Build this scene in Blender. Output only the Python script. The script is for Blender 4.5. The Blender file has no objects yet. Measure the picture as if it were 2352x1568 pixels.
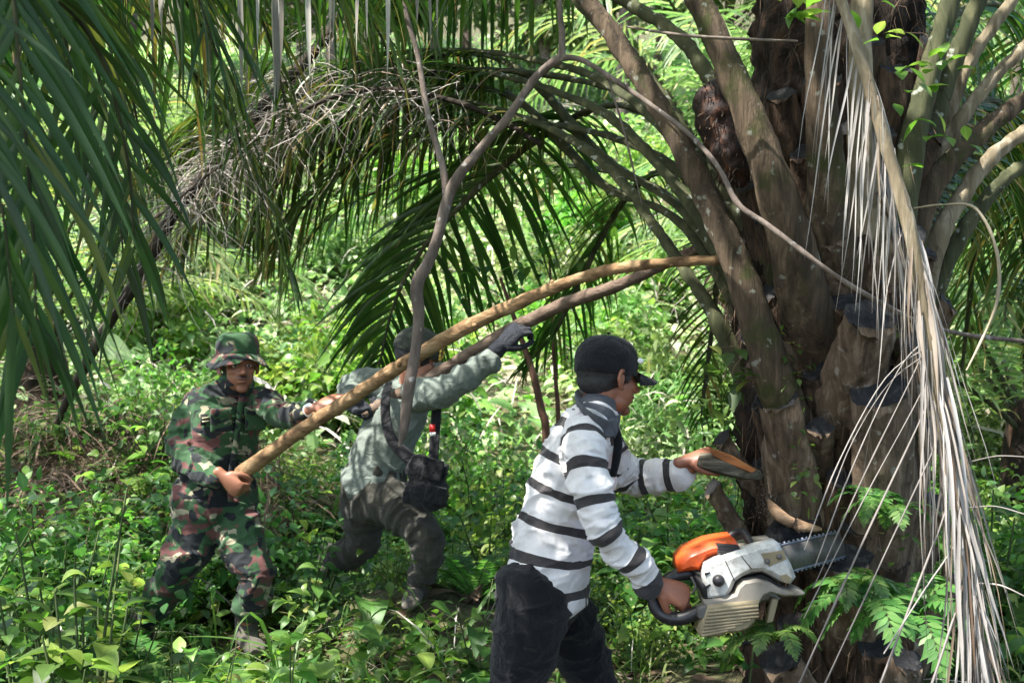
import bpy, bmesh, math, random
import numpy as np
from mathutils import Vector
from bpy import data as D
random.seed(7); RG = np.random.default_rng(11)
sc = bpy.context.scene
col = sc.collection

# ------------------------------------------------------------------ camera
F = 2522.0; CZ = 1.5
cam = D.objects.new('camera', D.cameras.new('camera')); col.objects.link(cam)
cam.location = (0, 0, CZ); cam.rotation_euler = (math.radians(90), 0, 0)
cam.data.sensor_width = 23.5; cam.data.lens = 23.5/2/(1176/F)
cam.data.clip_end = 500; cam.data.clip_start = 0.05
cam.data.dof.use_dof = True; cam.data.dof.focus_distance = 3.6; cam.data.dof.aperture_fstop = 3.5
sc.camera = cam
# ------------------------------------------------------------------ light
SUNDIR = Vector((0.42, 0.26, -0.87)).normalized()          # direction the light travels
el = math.asin(-SUNDIR.z); az = math.atan2(-SUNDIR.x, -SUNDIR.y)
w = D.worlds.new('World'); sc.world = w; w.use_nodes = True
nt = w.node_tree; nt.nodes.clear()
sky = nt.nodes.new('ShaderNodeTexSky'); sky.sky_type = 'NISHITA'; sky.sun_disc = False
sky.sun_elevation = el; sky.sun_rotation = az; sky.air_density = 1.0; sky.dust_density = 2.5
bg = nt.nodes.new('ShaderNodeBackground'); bg.inputs[1].default_value = 0.15
wo = nt.nodes.new('ShaderNodeOutputWorld')
nt.links.new(sky.outputs[0], bg.inputs[0]); nt.links.new(bg.outputs[0], wo.inputs[0])
sl = D.lights.new('sun', 'SUN'); sl.energy = 5.0; sl.angle = math.radians(0.5); sl.color = (1, .955, .88)
so = D.objects.new('sun', sl); col.objects.link(so); so.rotation_euler = SUNDIR.to_track_quat('-Z', 'Y').to_euler()
so.location = (-6, -1, 12)
sc.view_settings.view_transform = 'Standard'; sc.view_settings.look = 'None'
sc.view_settings.gamma = 1; sc.view_settings.exposure = 1.75
cy = sc.cycles
cy.max_bounces = 7; cy.diffuse_bounces = 4; cy.glossy_bounces = 2; cy.transmission_bounces = 4; cy.transparent_max_bounces = 4
cy.sample_clamp_indirect = 6.0

# ------------------------------------------------------------------ helpers
def P(px, py, d): return np.array([(px-1176)/F*d, d, CZ-(py-784)/F*d])
def PP(l): return np.array([P(*a) for a in l])
def nz(v): v = np.asarray(v, float); return v/np.maximum(np.linalg.norm(v, axis=-1, keepdims=True), 1e-9)
def V3(*a): return np.array(a, float)
Z = V3(0, 0, 1)

def hash3(i, j, k):
    n = (i*73856093) ^ (j*19349663) ^ (k*83492791)
    n = (n ^ (n >> 13))*1274126177 & 0x7fffffff
    return ((n ^ (n >> 16)) & 0xffff)/65535.0
def vn(p):                                                # value noise, (N,3) -> (N,) in -1..1
    p = np.asarray(p, float); i = np.floor(p).astype(np.int64); f = p-i; f = f*f*(3-2*f)
    r = 0
    for a in (0, 1):
        for b in (0, 1):
            for c in (0, 1):
                r = r + hash3(i[:, 0]+a, i[:, 1]+b, i[:, 2]+c)*(f[:, 0] if a else 1-f[:, 0])*(f[:, 1] if b else 1-f[:, 1])*(f[:, 2] if c else 1-f[:, 2])
    return r*2-1

def catmull(pts, m):
    pts = np.asarray(pts, float)
    if len(pts) < 3:
        t = np.linspace(0, 1, m*(len(pts)-1)+1)[:, None]; return pts[0]*(1-t)+pts[-1]*t
    q = np.vstack([2*pts[0]-pts[1], pts, 2*pts[-1]-pts[-2]]); out = []
    for i in range(len(pts)-1):
        a, b, c, d = q[i:i+4]
        for k in range(m):
            t = k/m
            out.append(.5*((2*b)+(-a+c)*t+(2*a-5*b+4*c-d)*t*t+(-a+3*b-3*c+d)*t**3))
    out.append(pts[-1]); return np.array(out)

ORG = {}
def org(o): return ORG.get(o.name, V3(0, 0, 0)) if o else V3(0, 0, 0)
def link(o, parent=None):
    col.objects.link(o)
    if parent: o.parent = parent
    ORG[o.name] = org(parent)
    return o
def tag(o, label=None, cat=None, group=None, kind=None):
    if label: o['label'] = label
    if cat: o['category'] = cat
    if group: o['group'] = group
    if kind: o['kind'] = kind
    return o
def thing(name, loc, label, cat, group=None):
    o = D.objects.new(name, None); o.empty_display_size = .1; col.objects.link(o)
    o.location = tuple(float(x) for x in loc); ORG[o.name] = np.array(loc, float)
    return tag(o, label, cat, group)
def copy_tree(o, parent=None):
    c = o.copy(); col.objects.link(c); c.parent = parent
    for k in ('label', 'group'):
        if parent is None and k in c: pass
    for ch in o.children: copy_tree(ch, c)
    return c

class MB:
    """collects geometry with a per-vertex 'leaf' vector (random, along, across)"""
    def __init__(s): s.v = []; s.q = []; s.a = []; s.m = []; s.n = 0
    def add(s, v, f, a=None, mi=0):
        v = np.asarray(v, float).reshape(-1, 3); f = np.asarray(f, np.int64)
        if f.shape[1] == 3: f = np.column_stack([f, f[:, 2]])
        s.v.append(v); s.q.append(f+s.n)
        s.a.append(np.zeros((len(v), 3)) if a is None else np.asarray(a, float).reshape(-1, 3))
        s.m.append(np.full(len(f), mi)); s.n += len(v)
    def arrays(s): return np.vstack(s.v), np.vstack(s.q), np.vstack(s.a), np.concatenate(s.m)
    def mesh(s, name, mats, o=V3(0, 0, 0), smooth=True):
        v, q, a, m = s.arrays(); me = D.meshes.new(name)
        tri = q[:, 2] == q[:, 3]; ln = np.where(tri, 3, 4)
        keep = np.ones(q.shape, bool); keep[tri, 3] = False
        me.vertices.add(len(v)); me.vertices.foreach_set('co', (v-o).astype(np.float32).ravel())
        loops = q[keep]; me.loops.add(len(loops)); me.loops.foreach_set('vertex_index', loops.astype(np.int32))
        me.polygons.add(len(q)); st = np.concatenate([[0], np.cumsum(ln)[:-1]])
        me.polygons.foreach_set('loop_start', st.astype(np.int32))
        me.update(calc_edges=True)
        if not isinstance(mats, (list, tuple)): mats = [mats]
        for x in mats: me.materials.append(x)
        me.polygons.foreach_set('material_index', m.astype(np.int32))
        me.polygons.foreach_set('use_smooth', np.full(len(q), smooth))
        at = me.attributes.new('leaf', 'FLOAT_VECTOR', 'POINT'); at.data.foreach_set('vector', a.astype(np.float32).ravel())
        me.validate(); me.update(); return me
    def build(s, name, mats, parent=None, smooth=True):
        o = D.objects.new(name, s.mesh(name, mats, org(parent), smooth)); return link(o, parent)

def frames(pts, side=None):
    t = nz(np.gradient(pts, axis=0)); out = []
    if side is None:
        side = np.cross(t[0], Z); side = V3(1, 0, 0) if np.linalg.norm(side) < .1 else side
        s = nz(side)
        for k in range(len(pts)):
            s = nz(s-t[k]*np.dot(s, t[k])); out.append(s)
        S = np.array(out)
    else:
        side = np.broadcast_to(np.asarray(side, float), pts.shape); S = nz(side-t*np.sum(side*t, 1, keepdims=True))
    return t, S, np.cross(t, S)

def loft(mb, pts, ra, rb=None, side=None, n=12, sub=4, cap=True, section=None, rnd=0., wob=0., mi=0, capmi=None, seed=0, ns=(1, 1, 1)):
    """tube along a smooth path; ra along the side vector, rb across"""
    pts = np.asarray(pts, float); rb = ra if rb is None else rb
    ra = np.broadcast_to(np.asarray(ra, float), (len(pts),)); rb = np.broadcast_to(np.asarray(rb, float), (len(pts),))
    x = catmull(np.column_stack([pts, ra, rb]), sub); c, A, B = x[:, :3], np.abs(x[:, 3]), np.abs(x[:, 4])
    t, S, N = frames(c, side)
    if section is None:
        th = np.linspace(0, 2*np.pi, n, endpoint=False); sec = np.column_stack([np.cos(th), np.sin(th)])
    else: sec = np.asarray(section, float); n = len(sec)
    if cap and section is None:                          # rounded ends
        def ends(c0, tt, A0, B0, S0, N0, sg):
            r = min(A0, B0); o = []
            for k in (.35, .7, .92, 1.):
                o.append((c0+tt*sg*r*k*.8, A0*math.sqrt(max(1-k*k, 0.0004)), B0*math.sqrt(max(1-k*k, .0004)), S0, N0))
            return o
        e0 = ends(c[0], t[0], A[0], B[0], S[0], N[0], -1)[::-1]; e1 = ends(c[-1], t[-1], A[-1], B[-1], S[-1], N[-1], 1)
        L = e0+list(zip(c, A, B, S, N))+e1
        c = np.array([l[0] for l in L]); A = np.array([l[1] for l in L]); B = np.array([l[2] for l in L]); S = np.array([l[3] for l in L]); N = np.array([l[4] for l in L])
    K = len(c)
    v = c[:, None]+S[:, None]*(A[:, None]*sec[None, :, 0])[..., None]+N[:, None]*(B[:, None]*sec[None, :, 1])[..., None]
    if wob:
        fl = v.reshape(-1, 3); nn = nz(fl-np.repeat(c, n, 0))
        gs = fl*np.array(ns); fl = fl+nn*(vn(gs*22+seed)*.55+vn(gs*55+seed)*.45)[:, None]*wob; v = fl.reshape(K, n, 3)
    i = np.arange(K-1)[:, None]*n; j = np.arange(n)[None]; j2 = (j+1) % n
    q = np.stack([i+j, i+j2, i+n+j2, i+n+j], -1).reshape(-1, 4)
    at = np.zeros((K, n, 3)); at[..., 0] = rnd; at[..., 1] = np.linspace(0, 1, K)[:, None]; at[..., 2] = np.cos(np.linspace(0, 2*np.pi, n, endpoint=False))
    mb.add(v, q, at, mi)
    if cap:
        for e, idx in ((0, np.arange(n)[::-1]), (1, np.arange(n))):
            ring = v[0] if e == 0 else v[-1]; cen = ring.mean(0)
            vv = np.vstack([ring, cen]); k = np.arange(n)
            f = np.column_stack([k, (k+1) % n, np.full(n, n)]); f = f[:, ::-1] if e == 0 else f
            a = np.zeros((n+1, 3)); a[:, 0] = rnd
            mb.add(vv, f, a, mi if capmi is None else capmi)

def ell(mb, c, r, R=None, n=16):
    """ellipsoid with centre c, radii r, rotation matrix R (columns are axes)"""
    u = np.linspace(0, 2*np.pi, n, endpoint=False); w_ = np.linspace(-np.pi/2, np.pi/2, n//2+1)[1:-1]
    g = [(0, 0, -1)]+[(math.cos(b)*math.cos(a), math.cos(b)*math.sin(a), math.sin(b)) for b in w_ for a in u]+[(0, 0, 1)]
    g = np.array(g)*np.asarray(r); g = g if R is None else g@np.asarray(R).T; g = g+np.asarray(c)
    f = []; m = len(w_)
    for a in range(n):
        b = (a+1) % n; f.append((0, 1+b, 1+a, 1+a)); f.append((1+(m-1)*n+a, 1+(m-1)*n+b, 1+m*n, 1+m*n))
        for k in range(m-1): f.append((1+k*n+a, 1+k*n+b, 1+(k+1)*n+b, 1+(k+1)*n+a))
    mb.add(g, np.array(f))

def box(mb, c, s, R=None, mi=0):
    g = np.array([(x, y, z) for x in (-.5, .5) for y in (-.5, .5) for z in (-.5, .5)])*np.asarray(s)
    g = g if R is None else g@np.asarray(R).T
    mb.add(g+np.asarray(c), [(0, 1, 3, 2), (4, 6, 7, 5), (0, 4, 5, 1), (2, 3, 7, 6), (0, 2, 6, 4), (1, 5, 7, 3)], None, mi)

def prism(mb, poly, d0, d1, mi=0, bev=0.006):
    """outline given as picture points, extruded between two depths along +Y with a small chamfer"""
    d0p = np.array([P(x, y, d0) for x, y in poly]); T = V3(0, d1-d0, 0); cen = d0p.mean(0); n = len(poly)
    area = sum(poly[i][0]*poly[(i+1) % n][1]-poly[(i+1) % n][0]*poly[i][1] for i in range(n))
    k = np.arange(n); k2 = (k+1) % n
    e = d0p[k2]-d0p; nn = nz(np.stack([e[:, 2], 0*e[:, 0], -e[:, 0]], -1)); nn = nn*(1 if area < 0 else -1)
    vnm = nz(nn+nn[(k-1) % n])
    s = 1 if np.mean(np.sum(vnm*(d0p-cen), 1)) > 0 else -1
    ins = d0p-vnm*s*bev
    rings = [ins, d0p+nz(T)*bev, d0p+T-nz(T)*bev, ins+T]
    v = np.vstack(rings); f = []
    for r in range(3):
        for a in range(n): b = (a+1) % n; f.append((r*n+a, r*n+b, (r+1)*n+b, (r+1)*n+a))
    mb.add(v, np.array(f), None, mi)
    # caps triangulated by mathutils (handles concave outlines)
    from mathutils.geometry import tessellate_polygon
    for ring, fl in ((ins, False), (ins+T, True)):
        tri = tessellate_polygon([[Vector(x) for x in ring]])
        f = np.array(tri); mb.add(ring, f[:, ::-1] if fl else f, None, mi)

PROF = {
 'ovate': [0.02, .62, .98, .95, .70, .36, .03],
 'lance': [0.10, .75, 1., .88, .60, .28, .02],
 'blade': [.45, .85, 1., 1., .92, .78, .55, .28, .02],
 'strap': [.6, 1., .95, .6, .03],
 'quad': [.05, 1., .04],
}
def leaves(mb, base, d, nrm, L, W, k=.6, prof='ovate', fold=.25, rnd=None, twist=None, grav=(0, 0, -1), mi=0, wav=0.):
    """batch of leaves: base, direction, normal, length, half width, droop k"""
    base = np.atleast_2d(base); N = len(base); pr = np.array(PROF[prof]); n = len(pr)
    d = nz(np.broadcast_to(d, (N, 3))); nrm = np.broadcast_to(nrm, (N, 3)); L = np.broadcast_to(L, (N,)); W = np.broadcast_to(W, (N,)); k = np.broadcast_to(k, (N,))
    s = np.cross(d, nrm); bad = np.linalg.norm(s, axis=1) < 1e-3; s = nz(np.where(bad[:, None], V3(1, .1, 0), s)); nn = nz(np.cross(s, d))
    rnd = RG.random(N) if rnd is None else np.broadcast_to(rnd, (N,))
    p = base.astype(float).copy(); ph = RG.uniform(0, 6.28, (N, 1)); fr = RG.uniform(3, 9, (N, 1)); V = np.zeros((N, n, 3, 3)); A = np.zeros((N, n, 3, 3)); g = np.asarray(grav, float)
    for j in range(n):
        t = j/(n-1); dd = nz(d*(1-min(.75, .5*t)*np.minimum(k, 1)[:, None])+g*(k*t)[:, None])
        if wav: dd = nz(dd+s*np.sin(fr*t+ph)*wav+nn*np.cos(fr*.8*t+ph)*wav)
        if j: p = p+dd*(L/(n-1))[:, None]
        up = nz(np.cross(s, dd)); ss = s
        if twist is not None:
            a = (twist*t)[:, None]; ss = s*np.cos(a)+up*np.sin(a); up = nz(np.cross(ss, dd))
        h = (pr[j]*W)[:, None]
        V[:, j, 0] = p-ss*h+up*h*fold; V[:, j, 1] = p; V[:, j, 2] = p+ss*h+up*h*fold
        A[:, j, :, 0] = rnd[:, None]; A[:, j, :, 1] = t; A[:, j, 0, 2] = -1; A[:, j, 2, 2] = 1
    b = (np.arange(N)*n*3)[:, None, None]; jj = (np.arange(n-1)*3)[None, :, None]; f0 = np.array([[0, 1, 4, 3], [1, 2, 5, 4]])
    q = (b+jj)[..., None]+f0[None, None]; q = q.reshape(-1, 4)
    mb.add(V.reshape(-1, 3), q, A.reshape(-1, 3), mi)

def interp(path, t):
    seg = np.linalg.norm(np.diff(path, axis=0), axis=1); s = np.concatenate([[0], np.cumsum(seg)]); s /= s[-1]
    return np.column_stack([np.interp(t, s, path[:, i]) for i in range(3)])

def frond_leaflets(mb, path, n, L, W, t0=.15, t1=1., ang=55, k=1.2, prof='blade', jit=.12, sides=(-1, 1), up=None, endf=.35, lift=.25, fold=.35, rnd=(0, 1), side_hint=None, tw=.5, drop=0.):
    """pinnate leaflets along a rachis path"""
    path = catmull(path, 6) if len(path) < 12 else np.asarray(path)
    up = Z if up is None else nz(up)
    for sg in sides:
        t = np.linspace(t0, t1, n)+RG.normal(0, .004, n); t = np.clip(t, 0, 1)
        if drop: t = t[RG.random(n) > drop]
        m = len(t)
        b = interp(path, t); tan = nz(interp(path, np.clip(t+.01, 0, 1))-interp(path, np.clip(t-.01, 0, 1)))
        s = nz(np.cross(tan, up)) if side_hint is None else nz(np.broadcast_to(side_hint, (m, 3))); nn = nz(np.cross(s, tan))
        u = (t-t0)/(t1-t0); a = np.radians(ang*(1-.45*u)+RG.normal(0, 90*jit, m)*.5)
        d = tan*np.cos(a)[:, None]+s*sg*np.sin(a)[:, None]+nn*lift*(1 if True else 0)+RG.normal(0, jit, (m, 3))
        env = np.sin(np.pi*(.12+.88*u)**.8*.93+.05)**.6 if False else np.minimum(1, .45+u*2.2)*np.where(u > .7, 1-(u-.7)/.3*(1-endf), 1)
        leaves(mb, b, d, nn, L*env*RG.uniform(.8, 1.12, m), W*RG.uniform(.75, 1.1, m)*(.6+.4*env), k*RG.uniform(.6, 1.4, m), prof, fold, RG.uniform(rnd[0], rnd[1], m), RG.normal(0, tw, m))
# ------------------------------------------------------------------ materials
class NT:
    def __init__(s, name):
        s.m = D.materials.new(name); s.m.use_nodes = True; s.t = s.m.node_tree; s.t.nodes.clear()
        s.out = s.n('ShaderNodeOutputMaterial')
    def n(s, typ, **kw):
        x = s.t.nodes.new(typ)
        for k, v in kw.items(): setattr(x, k, v)
        return x
    def l(s, a, b): s.t.links.new(a, b)
    def val(s, sock, v):
        if hasattr(v, 'default_value') or hasattr(v, 'links'): s.l(v, sock)
        else: sock.default_value = v
    def coord(s, scale=(1, 1, 1)):
        tc = s.n('ShaderNodeTexCoord'); mp = s.n('ShaderNodeMapping'); mp.inputs['Scale'].default_value = scale
        s.l(tc.outputs['Object'], mp.inputs[0]); return mp.outputs[0]
    def noise(s, scale, detail=4, rough=.55, vec=None, dist=0.):
        x = s.n('ShaderNodeTexNoise'); x.inputs['Scale'].default_value = scale; x.inputs['Detail'].default_value = detail
        x.inputs['Roughness'].default_value = rough; x.inputs['Distortion'].default_value = dist
        if vec is None: vec = s.coord()
        s.l(vec, x.inputs['Vector']); return x.outputs['Fac']
    def ramp(s, fac, stops, const=False):
        x = s.n('ShaderNodeValToRGB'); r = x.color_ramp
        if const: r.interpolation = 'CONSTANT'
        while len(r.elements) > 1: r.elements.remove(r.elements[-1])
        for i, (p, c) in enumerate(stops):
            e = r.elements[0] if i == 0 else r.elements.new(p)
            e.position = p; e.color = (*c, 1) if not np.isscalar(c) else (c, c, c, 1)
        s.l(fac, x.inputs[0]); return x.outputs[0]
    def mix(s, fac, a, b, mode='MIX'):
        x = s.n('ShaderNodeMix', data_type='RGBA', blend_type=mode)
        for i, v in ((0, fac), (6, a), (7, b)):
            if isinstance(v, tuple): v = (*v, 1)
            if isinstance(v, (int, float, tuple)): x.inputs[i].default_value = v
            else: s.l(v, x.inputs[i])
        return x.outputs[2]
    def math(s, op, a, b=0., c=0.):
        x = s.n('ShaderNodeMath', operation=op)
        for i, v in enumerate((a, b, c)):
            if isinstance(v, (int, float)): x.inputs[i].default_value = v
            else: s.l(v, x.inputs[i])
        return x.outputs[0]
    def attr(s, name='leaf'):
        a = s.n('ShaderNodeAttribute', attribute_name=name); x = s.n('ShaderNodeSeparateXYZ'); s.l(a.outputs['Vector'], x.inputs[0])
        return x.outputs
    def fin(s, color, rough=.7, bump=None, bstr=.3, bdist=.01, metal=0., spec=.4, trans=0., tcol=None, sheen=0., coat=0.):
        p = s.n('ShaderNodeBsdfPrincipled')
        if isinstance(color, tuple): p.inputs['Base Color'].default_value = (*color, 1)
        else: s.l(color, p.inputs['Base Color'])
        if isinstance(rough, (int, float)): p.inputs['Roughness'].default_value = rough
        else: s.l(rough, p.inputs['Roughness'])
        p.inputs['Metallic'].default_value = metal; p.inputs['Specular IOR Level'].default_value = spec
        p.inputs['Sheen Weight'].default_value = sheen; p.inputs['Coat Weight'].default_value = coat
        if bump is not None:
            b = s.n('ShaderNodeBump'); b.inputs['Strength'].default_value = bstr; b.inputs['Distance'].default_value = bdist
            s.l(bump, b.inputs['Height']); s.l(b.outputs[0], p.inputs['Normal'])
        o = p.outputs[0]
        if trans:
            tb = s.n('ShaderNodeBsdfTranslucent'); c = tcol if tcol is not None else color
            if isinstance(c, tuple): tb.inputs[0].default_value = (*c, 1)
            else: s.l(c, tb.inputs[0])
            mx = s.n('ShaderNodeMixShader'); mx.inputs[0].default_value = trans
            s.l(o, mx.inputs[1]); s.l(tb.outputs[0], mx.inputs[2]); o = mx.outputs[0]
        s.l(o, s.out.inputs[0]); return s.m

def leafmat(name, stops, trans=.4, rough=.42, tip=None, tipat=.8, rib=1.5, vary=.35, yellow=1.7):
    s = NT(name); a = s.attr(); c = s.ramp(a[0], stops)
    nz_ = s.noise(9, 3); c = s.mix(.55, c, s.ramp(nz_, [(.25, .35), (.75, 1.)]), 'MULTIPLY')
    oi = s.n('ShaderNodeObjectInfo'); hs = s.n('ShaderNodeHueSaturation')
    s.l(s.math('MULTIPLY_ADD', oi.outputs['Random'], .05, .475), hs.inputs['Hue'])
    s.l(s.math('MULTIPLY_ADD', oi.outputs['Random'], vary, 1-vary/2), hs.inputs['Value']); s.l(c, hs.inputs['Color']); c = hs.outputs[0]
    if rib:
        m = s.math('LESS_THAN', s.math('ABSOLUTE', a[2]), .09); c = s.mix(s.math('MULTIPLY', m, .5), c, s.mix(1., c, (rib, rib, rib*.8), 'MULTIPLY'))
    if tip:
        e = s.math('ADD', a[1], s.math('MULTIPLY', s.math('SUBTRACT', a[0], .5), .5)); e = s.math('ADD', e, s.math('MULTIPLY', s.math('SUBTRACT', nz_, .5), .5))
        f = s.ramp(e, [(tipat, 0.), (min(tipat+.12, 1), 1.)]); c = s.mix(f, c, tip)
    tc = s.mix(1., c, (yellow*1.08, yellow*1.2, yellow*.8), 'MULTIPLY')
    return s.fin(c, rough, trans=trans, tcol=tc, spec=.5)

def barkmat(name, c0, c1, c2=None, scale=14, stretch=(1, 1, .25), moss=None, mossamt=.5, bump=.6, rough=.85, lich=None, bdist=.012):
    s = NT(name); v = s.coord(stretch)
    n1 = s.noise(scale, 8, .65, v, .6); n2 = s.noise(scale*.25, 4, .6)
    st = [(.28, c0), (.52, c1)]+([(.74, c2)] if c2 else [])
    c = s.ramp(n1, st)
    c = s.mix(.5, c, s.ramp(n2, [(.3, .45), (.7, 1.)]), 'MULTIPLY')
    if moss: c = s.mix(s.ramp(s.noise(5.5, 6, .6), [(1-mossamt, 0.), (1.1-mossamt, 1.)]), c, moss)
    if lich: c = s.mix(s.ramp(s.noise(26, 3, .5), [(.64, 0.), (.70, .8)]), c, lich)
    n3 = s.noise(scale*5, 5, .7, v)
    return s.fin(c, rough, s.math('ADD', n1, s.math('MULTIPLY', n3, .5)), bump, bdist, spec=.25)

M = {}
def soil():
    s = NT('soil'); a = s.mix(s.noise(2.5, 6), s.ramp(s.noise(30, 6), [(.3, (.02, .014, .009)), (.5, (.07, .045, .028)), (.72, (.17, .12, .08))]),
             s.ramp(s.noise(14, 6), [(.35, (.03, .035, .014)), (.6, (.08, .11, .03)), (.8, (.15, .17, .07))]))
    g = s.n('ShaderNodeTexCoord'); x = s.n('ShaderNodeSeparateXYZ'); s.l(g.outputs['Object'], x.inputs[0])
    dx = s.math('MULTIPLY', s.math('ADD', x.outputs[0], .6), .42); dy = s.math('MULTIPLY', s.math('SUBTRACT', x.outputs[1], 14.), .30)
    m = s.math('SUBTRACT', s.math('ADD', 1., s.math('MULTIPLY', s.noise(.9, 5), .6)), s.math('SQRT', s.math('ADD', s.math('MULTIPLY', dx, dx), s.math('MULTIPLY', dy, dy))))
    m = s.ramp(m, [(.45, 0.), (.6, .85)])
    a = s.mix(m, a, s.ramp(s.noise(12, 6), [(.3, (.22, .17, .11)), (.6, (.48, .40, .31)), (.8, (.6, .52, .42))]))
    return s.fin(a, .95, s.noise(40, 6), .9, .03)
M['soil'] = soil()
M['palm_leaf'] = leafmat('palm_leaf', [(0, (.022, .055, .012)), (.45, (.035, .085, .014)), (.8, (.07, .12, .018)), (.93, (.16, .15, .03)), (1., (.22, .13, .05))], .36, .35, (.24, .17, .07), .97)
M['near_palm_leaf'] = leafmat('near_palm_leaf', [(0, (.016, .045, .010)), (.6, (.032, .078, .016)), (.9, (.07, .11, .02)), (1., (.15, .14, .03))], .38, .52, (.22, .17, .07), 1.0)
M['fresh_palm_leaf'] = leafmat('fresh_palm_leaf', [(0, (.09, .17, .06)), (.6, (.17, .28, .10)), (.9, (.31, .38, .18)), (1., (.3, .26, .08))], .45, .4, (.3, .25, .1), .98)
M['dry_leaf'] = leafmat('dry_leaf', [(0, (.14, .12, .10)), (.4, (.30, .27, .24)), (.75, (.46, .43, .39)), (1., (.34, .24, .15))], .12, .6, None, rib=.8, yellow=1.)
M['dry_grey'] = leafmat('dry_grey', [(0, (.10, .085, .075)), (.35, (.28, .255, .23)), (.75, (.56, .53, .51)), (.9, (.30, .24, .17)), (1., (.16, .11, .07))], .10, .55, None, rib=.75, yellow=1.)
M['dead_brown'] = leafmat('dead_brown', [(0, (.05, .03, .018)), (.5, (.13, .085, .05)), (1., (.24, .17, .11))], .1, .8, None, rib=1., yellow=1.)
M['herb'] = leafmat('herb', [(0, (.03, .08, .015)), (.5, (.06, .145, .028)), (.85, (.12, .21, .04)), (1., (.26, .27, .09))], .38, .5)
M['herb_blue'] = leafmat('herb_blue', [(0, (.035, .09, .022)), (.5, (.06, .15, .035)), (1., (.12, .22, .05))], .36, .5)
M['herb_bright'] = leafmat('herb_bright', [(0, (.06, .15, .02)), (.5, (.12, .25, .035)), (1., (.28, .36, .09))], .45, .42)
M['fern'] = leafmat('fern', [(0, (.04, .12, .025)), (.5, (.075, .20, .04)), (1., (.15, .27, .07))], .42, .5)
M['bush'] = leafmat('bush', [(0, (.06, .115, .035)), (.5, (.13, .215, .07)), (.85, (.26, .34, .14)), (1., (.46, .44, .32))], .42, .45, vary=.5)  # paled and greyed in the colour, in place of distance haze
M['grass'] = leafmat('grass', [(0, (.05, .11, .02)), (.6, (.09, .17, .035)), (1., (.3, .27, .13))], .4, .5)
M['stem'] = barkmat('stem', (.03, .05, .015), (.06, .09, .03), (.12, .13, .05), 30, bump=.2)
M['petiole'] = barkmat('petiole', (.016, .012, .008), (.085, .060, .038), (.22, .16, .105), 24, (1, 1, .10), moss=(.04, .044, .012), mossamt=.47, bump=1., bdist=.02, lich=(.22, .23, .19))
M['petiole_dark'] = barkmat('petiole_dark', (.018, .022, .010), (.05, .055, .024), (.12, .115, .06), 16, (1, 1, .15), lich=(.26, .28, .24), bump=.4)
M['petiole_pale'] = barkmat('petiole_pale', (.06, .045, .026), (.19, .155, .10), (.38, .33, .25), 24, (1, 1, .12), bump=.4)
M['boot'] = barkmat('boot', (.02, .014, .009), (.14, .098, .066), (.32, .25, .18), 26, (1, 1, .18), moss=(.07, .065, .02), mossamt=.38, bump=.9, lich=(.26, .24, .20), bdist=.02)
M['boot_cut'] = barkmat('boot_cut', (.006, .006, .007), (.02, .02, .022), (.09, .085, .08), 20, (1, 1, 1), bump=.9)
M['core'] = barkmat('core', (.004, .003, .002), (.022, .013, .008), (.12, .06, .03), 24, (1, 1, .3), moss=(.03, .04, .01), mossamt=.30, bump=1., bdist=.03)
M['fibre'] = (lambda s: s.fin(s.ramp(s.attr()[0], [(0, (.012, .008, .005)), (.6, (.045, .028, .016)), (1, (.20, .13, .08))]), .9))(NT('fibre'))
M['fruit'] = barkmat('fruit', (.006, .005, .006), (.03, .015, .012), (.14, .05, .02), 30, (1, 1, 1), rough=.5)
M['branch'] = barkmat('branch', (.06, .045, .038), (.15, .12, .10), (.26, .22, .19), 22, (1, 1, .4), lich=(.33, .32, .30), bump=.5)
M['twig_red'] = barkmat('twig_red', (.06, .03, .02), (.14, .075, .05), (.22, .13, .09), 22, (1, 1, .4), bump=.4)
M['dark_wood'] = barkmat('dark_wood', (.008, .006, .005), (.03, .022, .016), (.09, .07, .05), 22, (1, 1, .3), bump=.7)
M['pole_yellow'] = barkmat('pole_yellow', (.07, .035, .018), (.29, .18, .09), (.46, .33, .19), 22, (.35, 1, 1), bump=1., bdist=.015)
M['pole_grey'] = barkmat('pole_grey', (.07, .045, .032), (.17, .12, .09), (.26, .20, .155), 24, (.4, 1, 1), bump=.9)
M['wood_raw'] = barkmat('wood_raw', (.10, .06, .035), (.28, .18, .11), (.40, .28, .18), 30, (.3, 1, 1), bump=.6)
M['wood_orange'] = barkmat('wood_orange', (.14, .055, .02), (.32, .12, .04), (.42, .19, .07), 30, (.2, 1, 1), bump=.2)
M['wood_grey'] = barkmat('wood_grey', (.03, .03, .02), (.11, .10, .075), (.26, .24, .19), 30, (.2, 1, 1), bump=.5)
M['sawdust'] = barkmat('sawdust', (.12, .10, .08), (.3, .27, .22), (.5, .46, .4), 60, (1, 1, 1), bump=.6)

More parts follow.
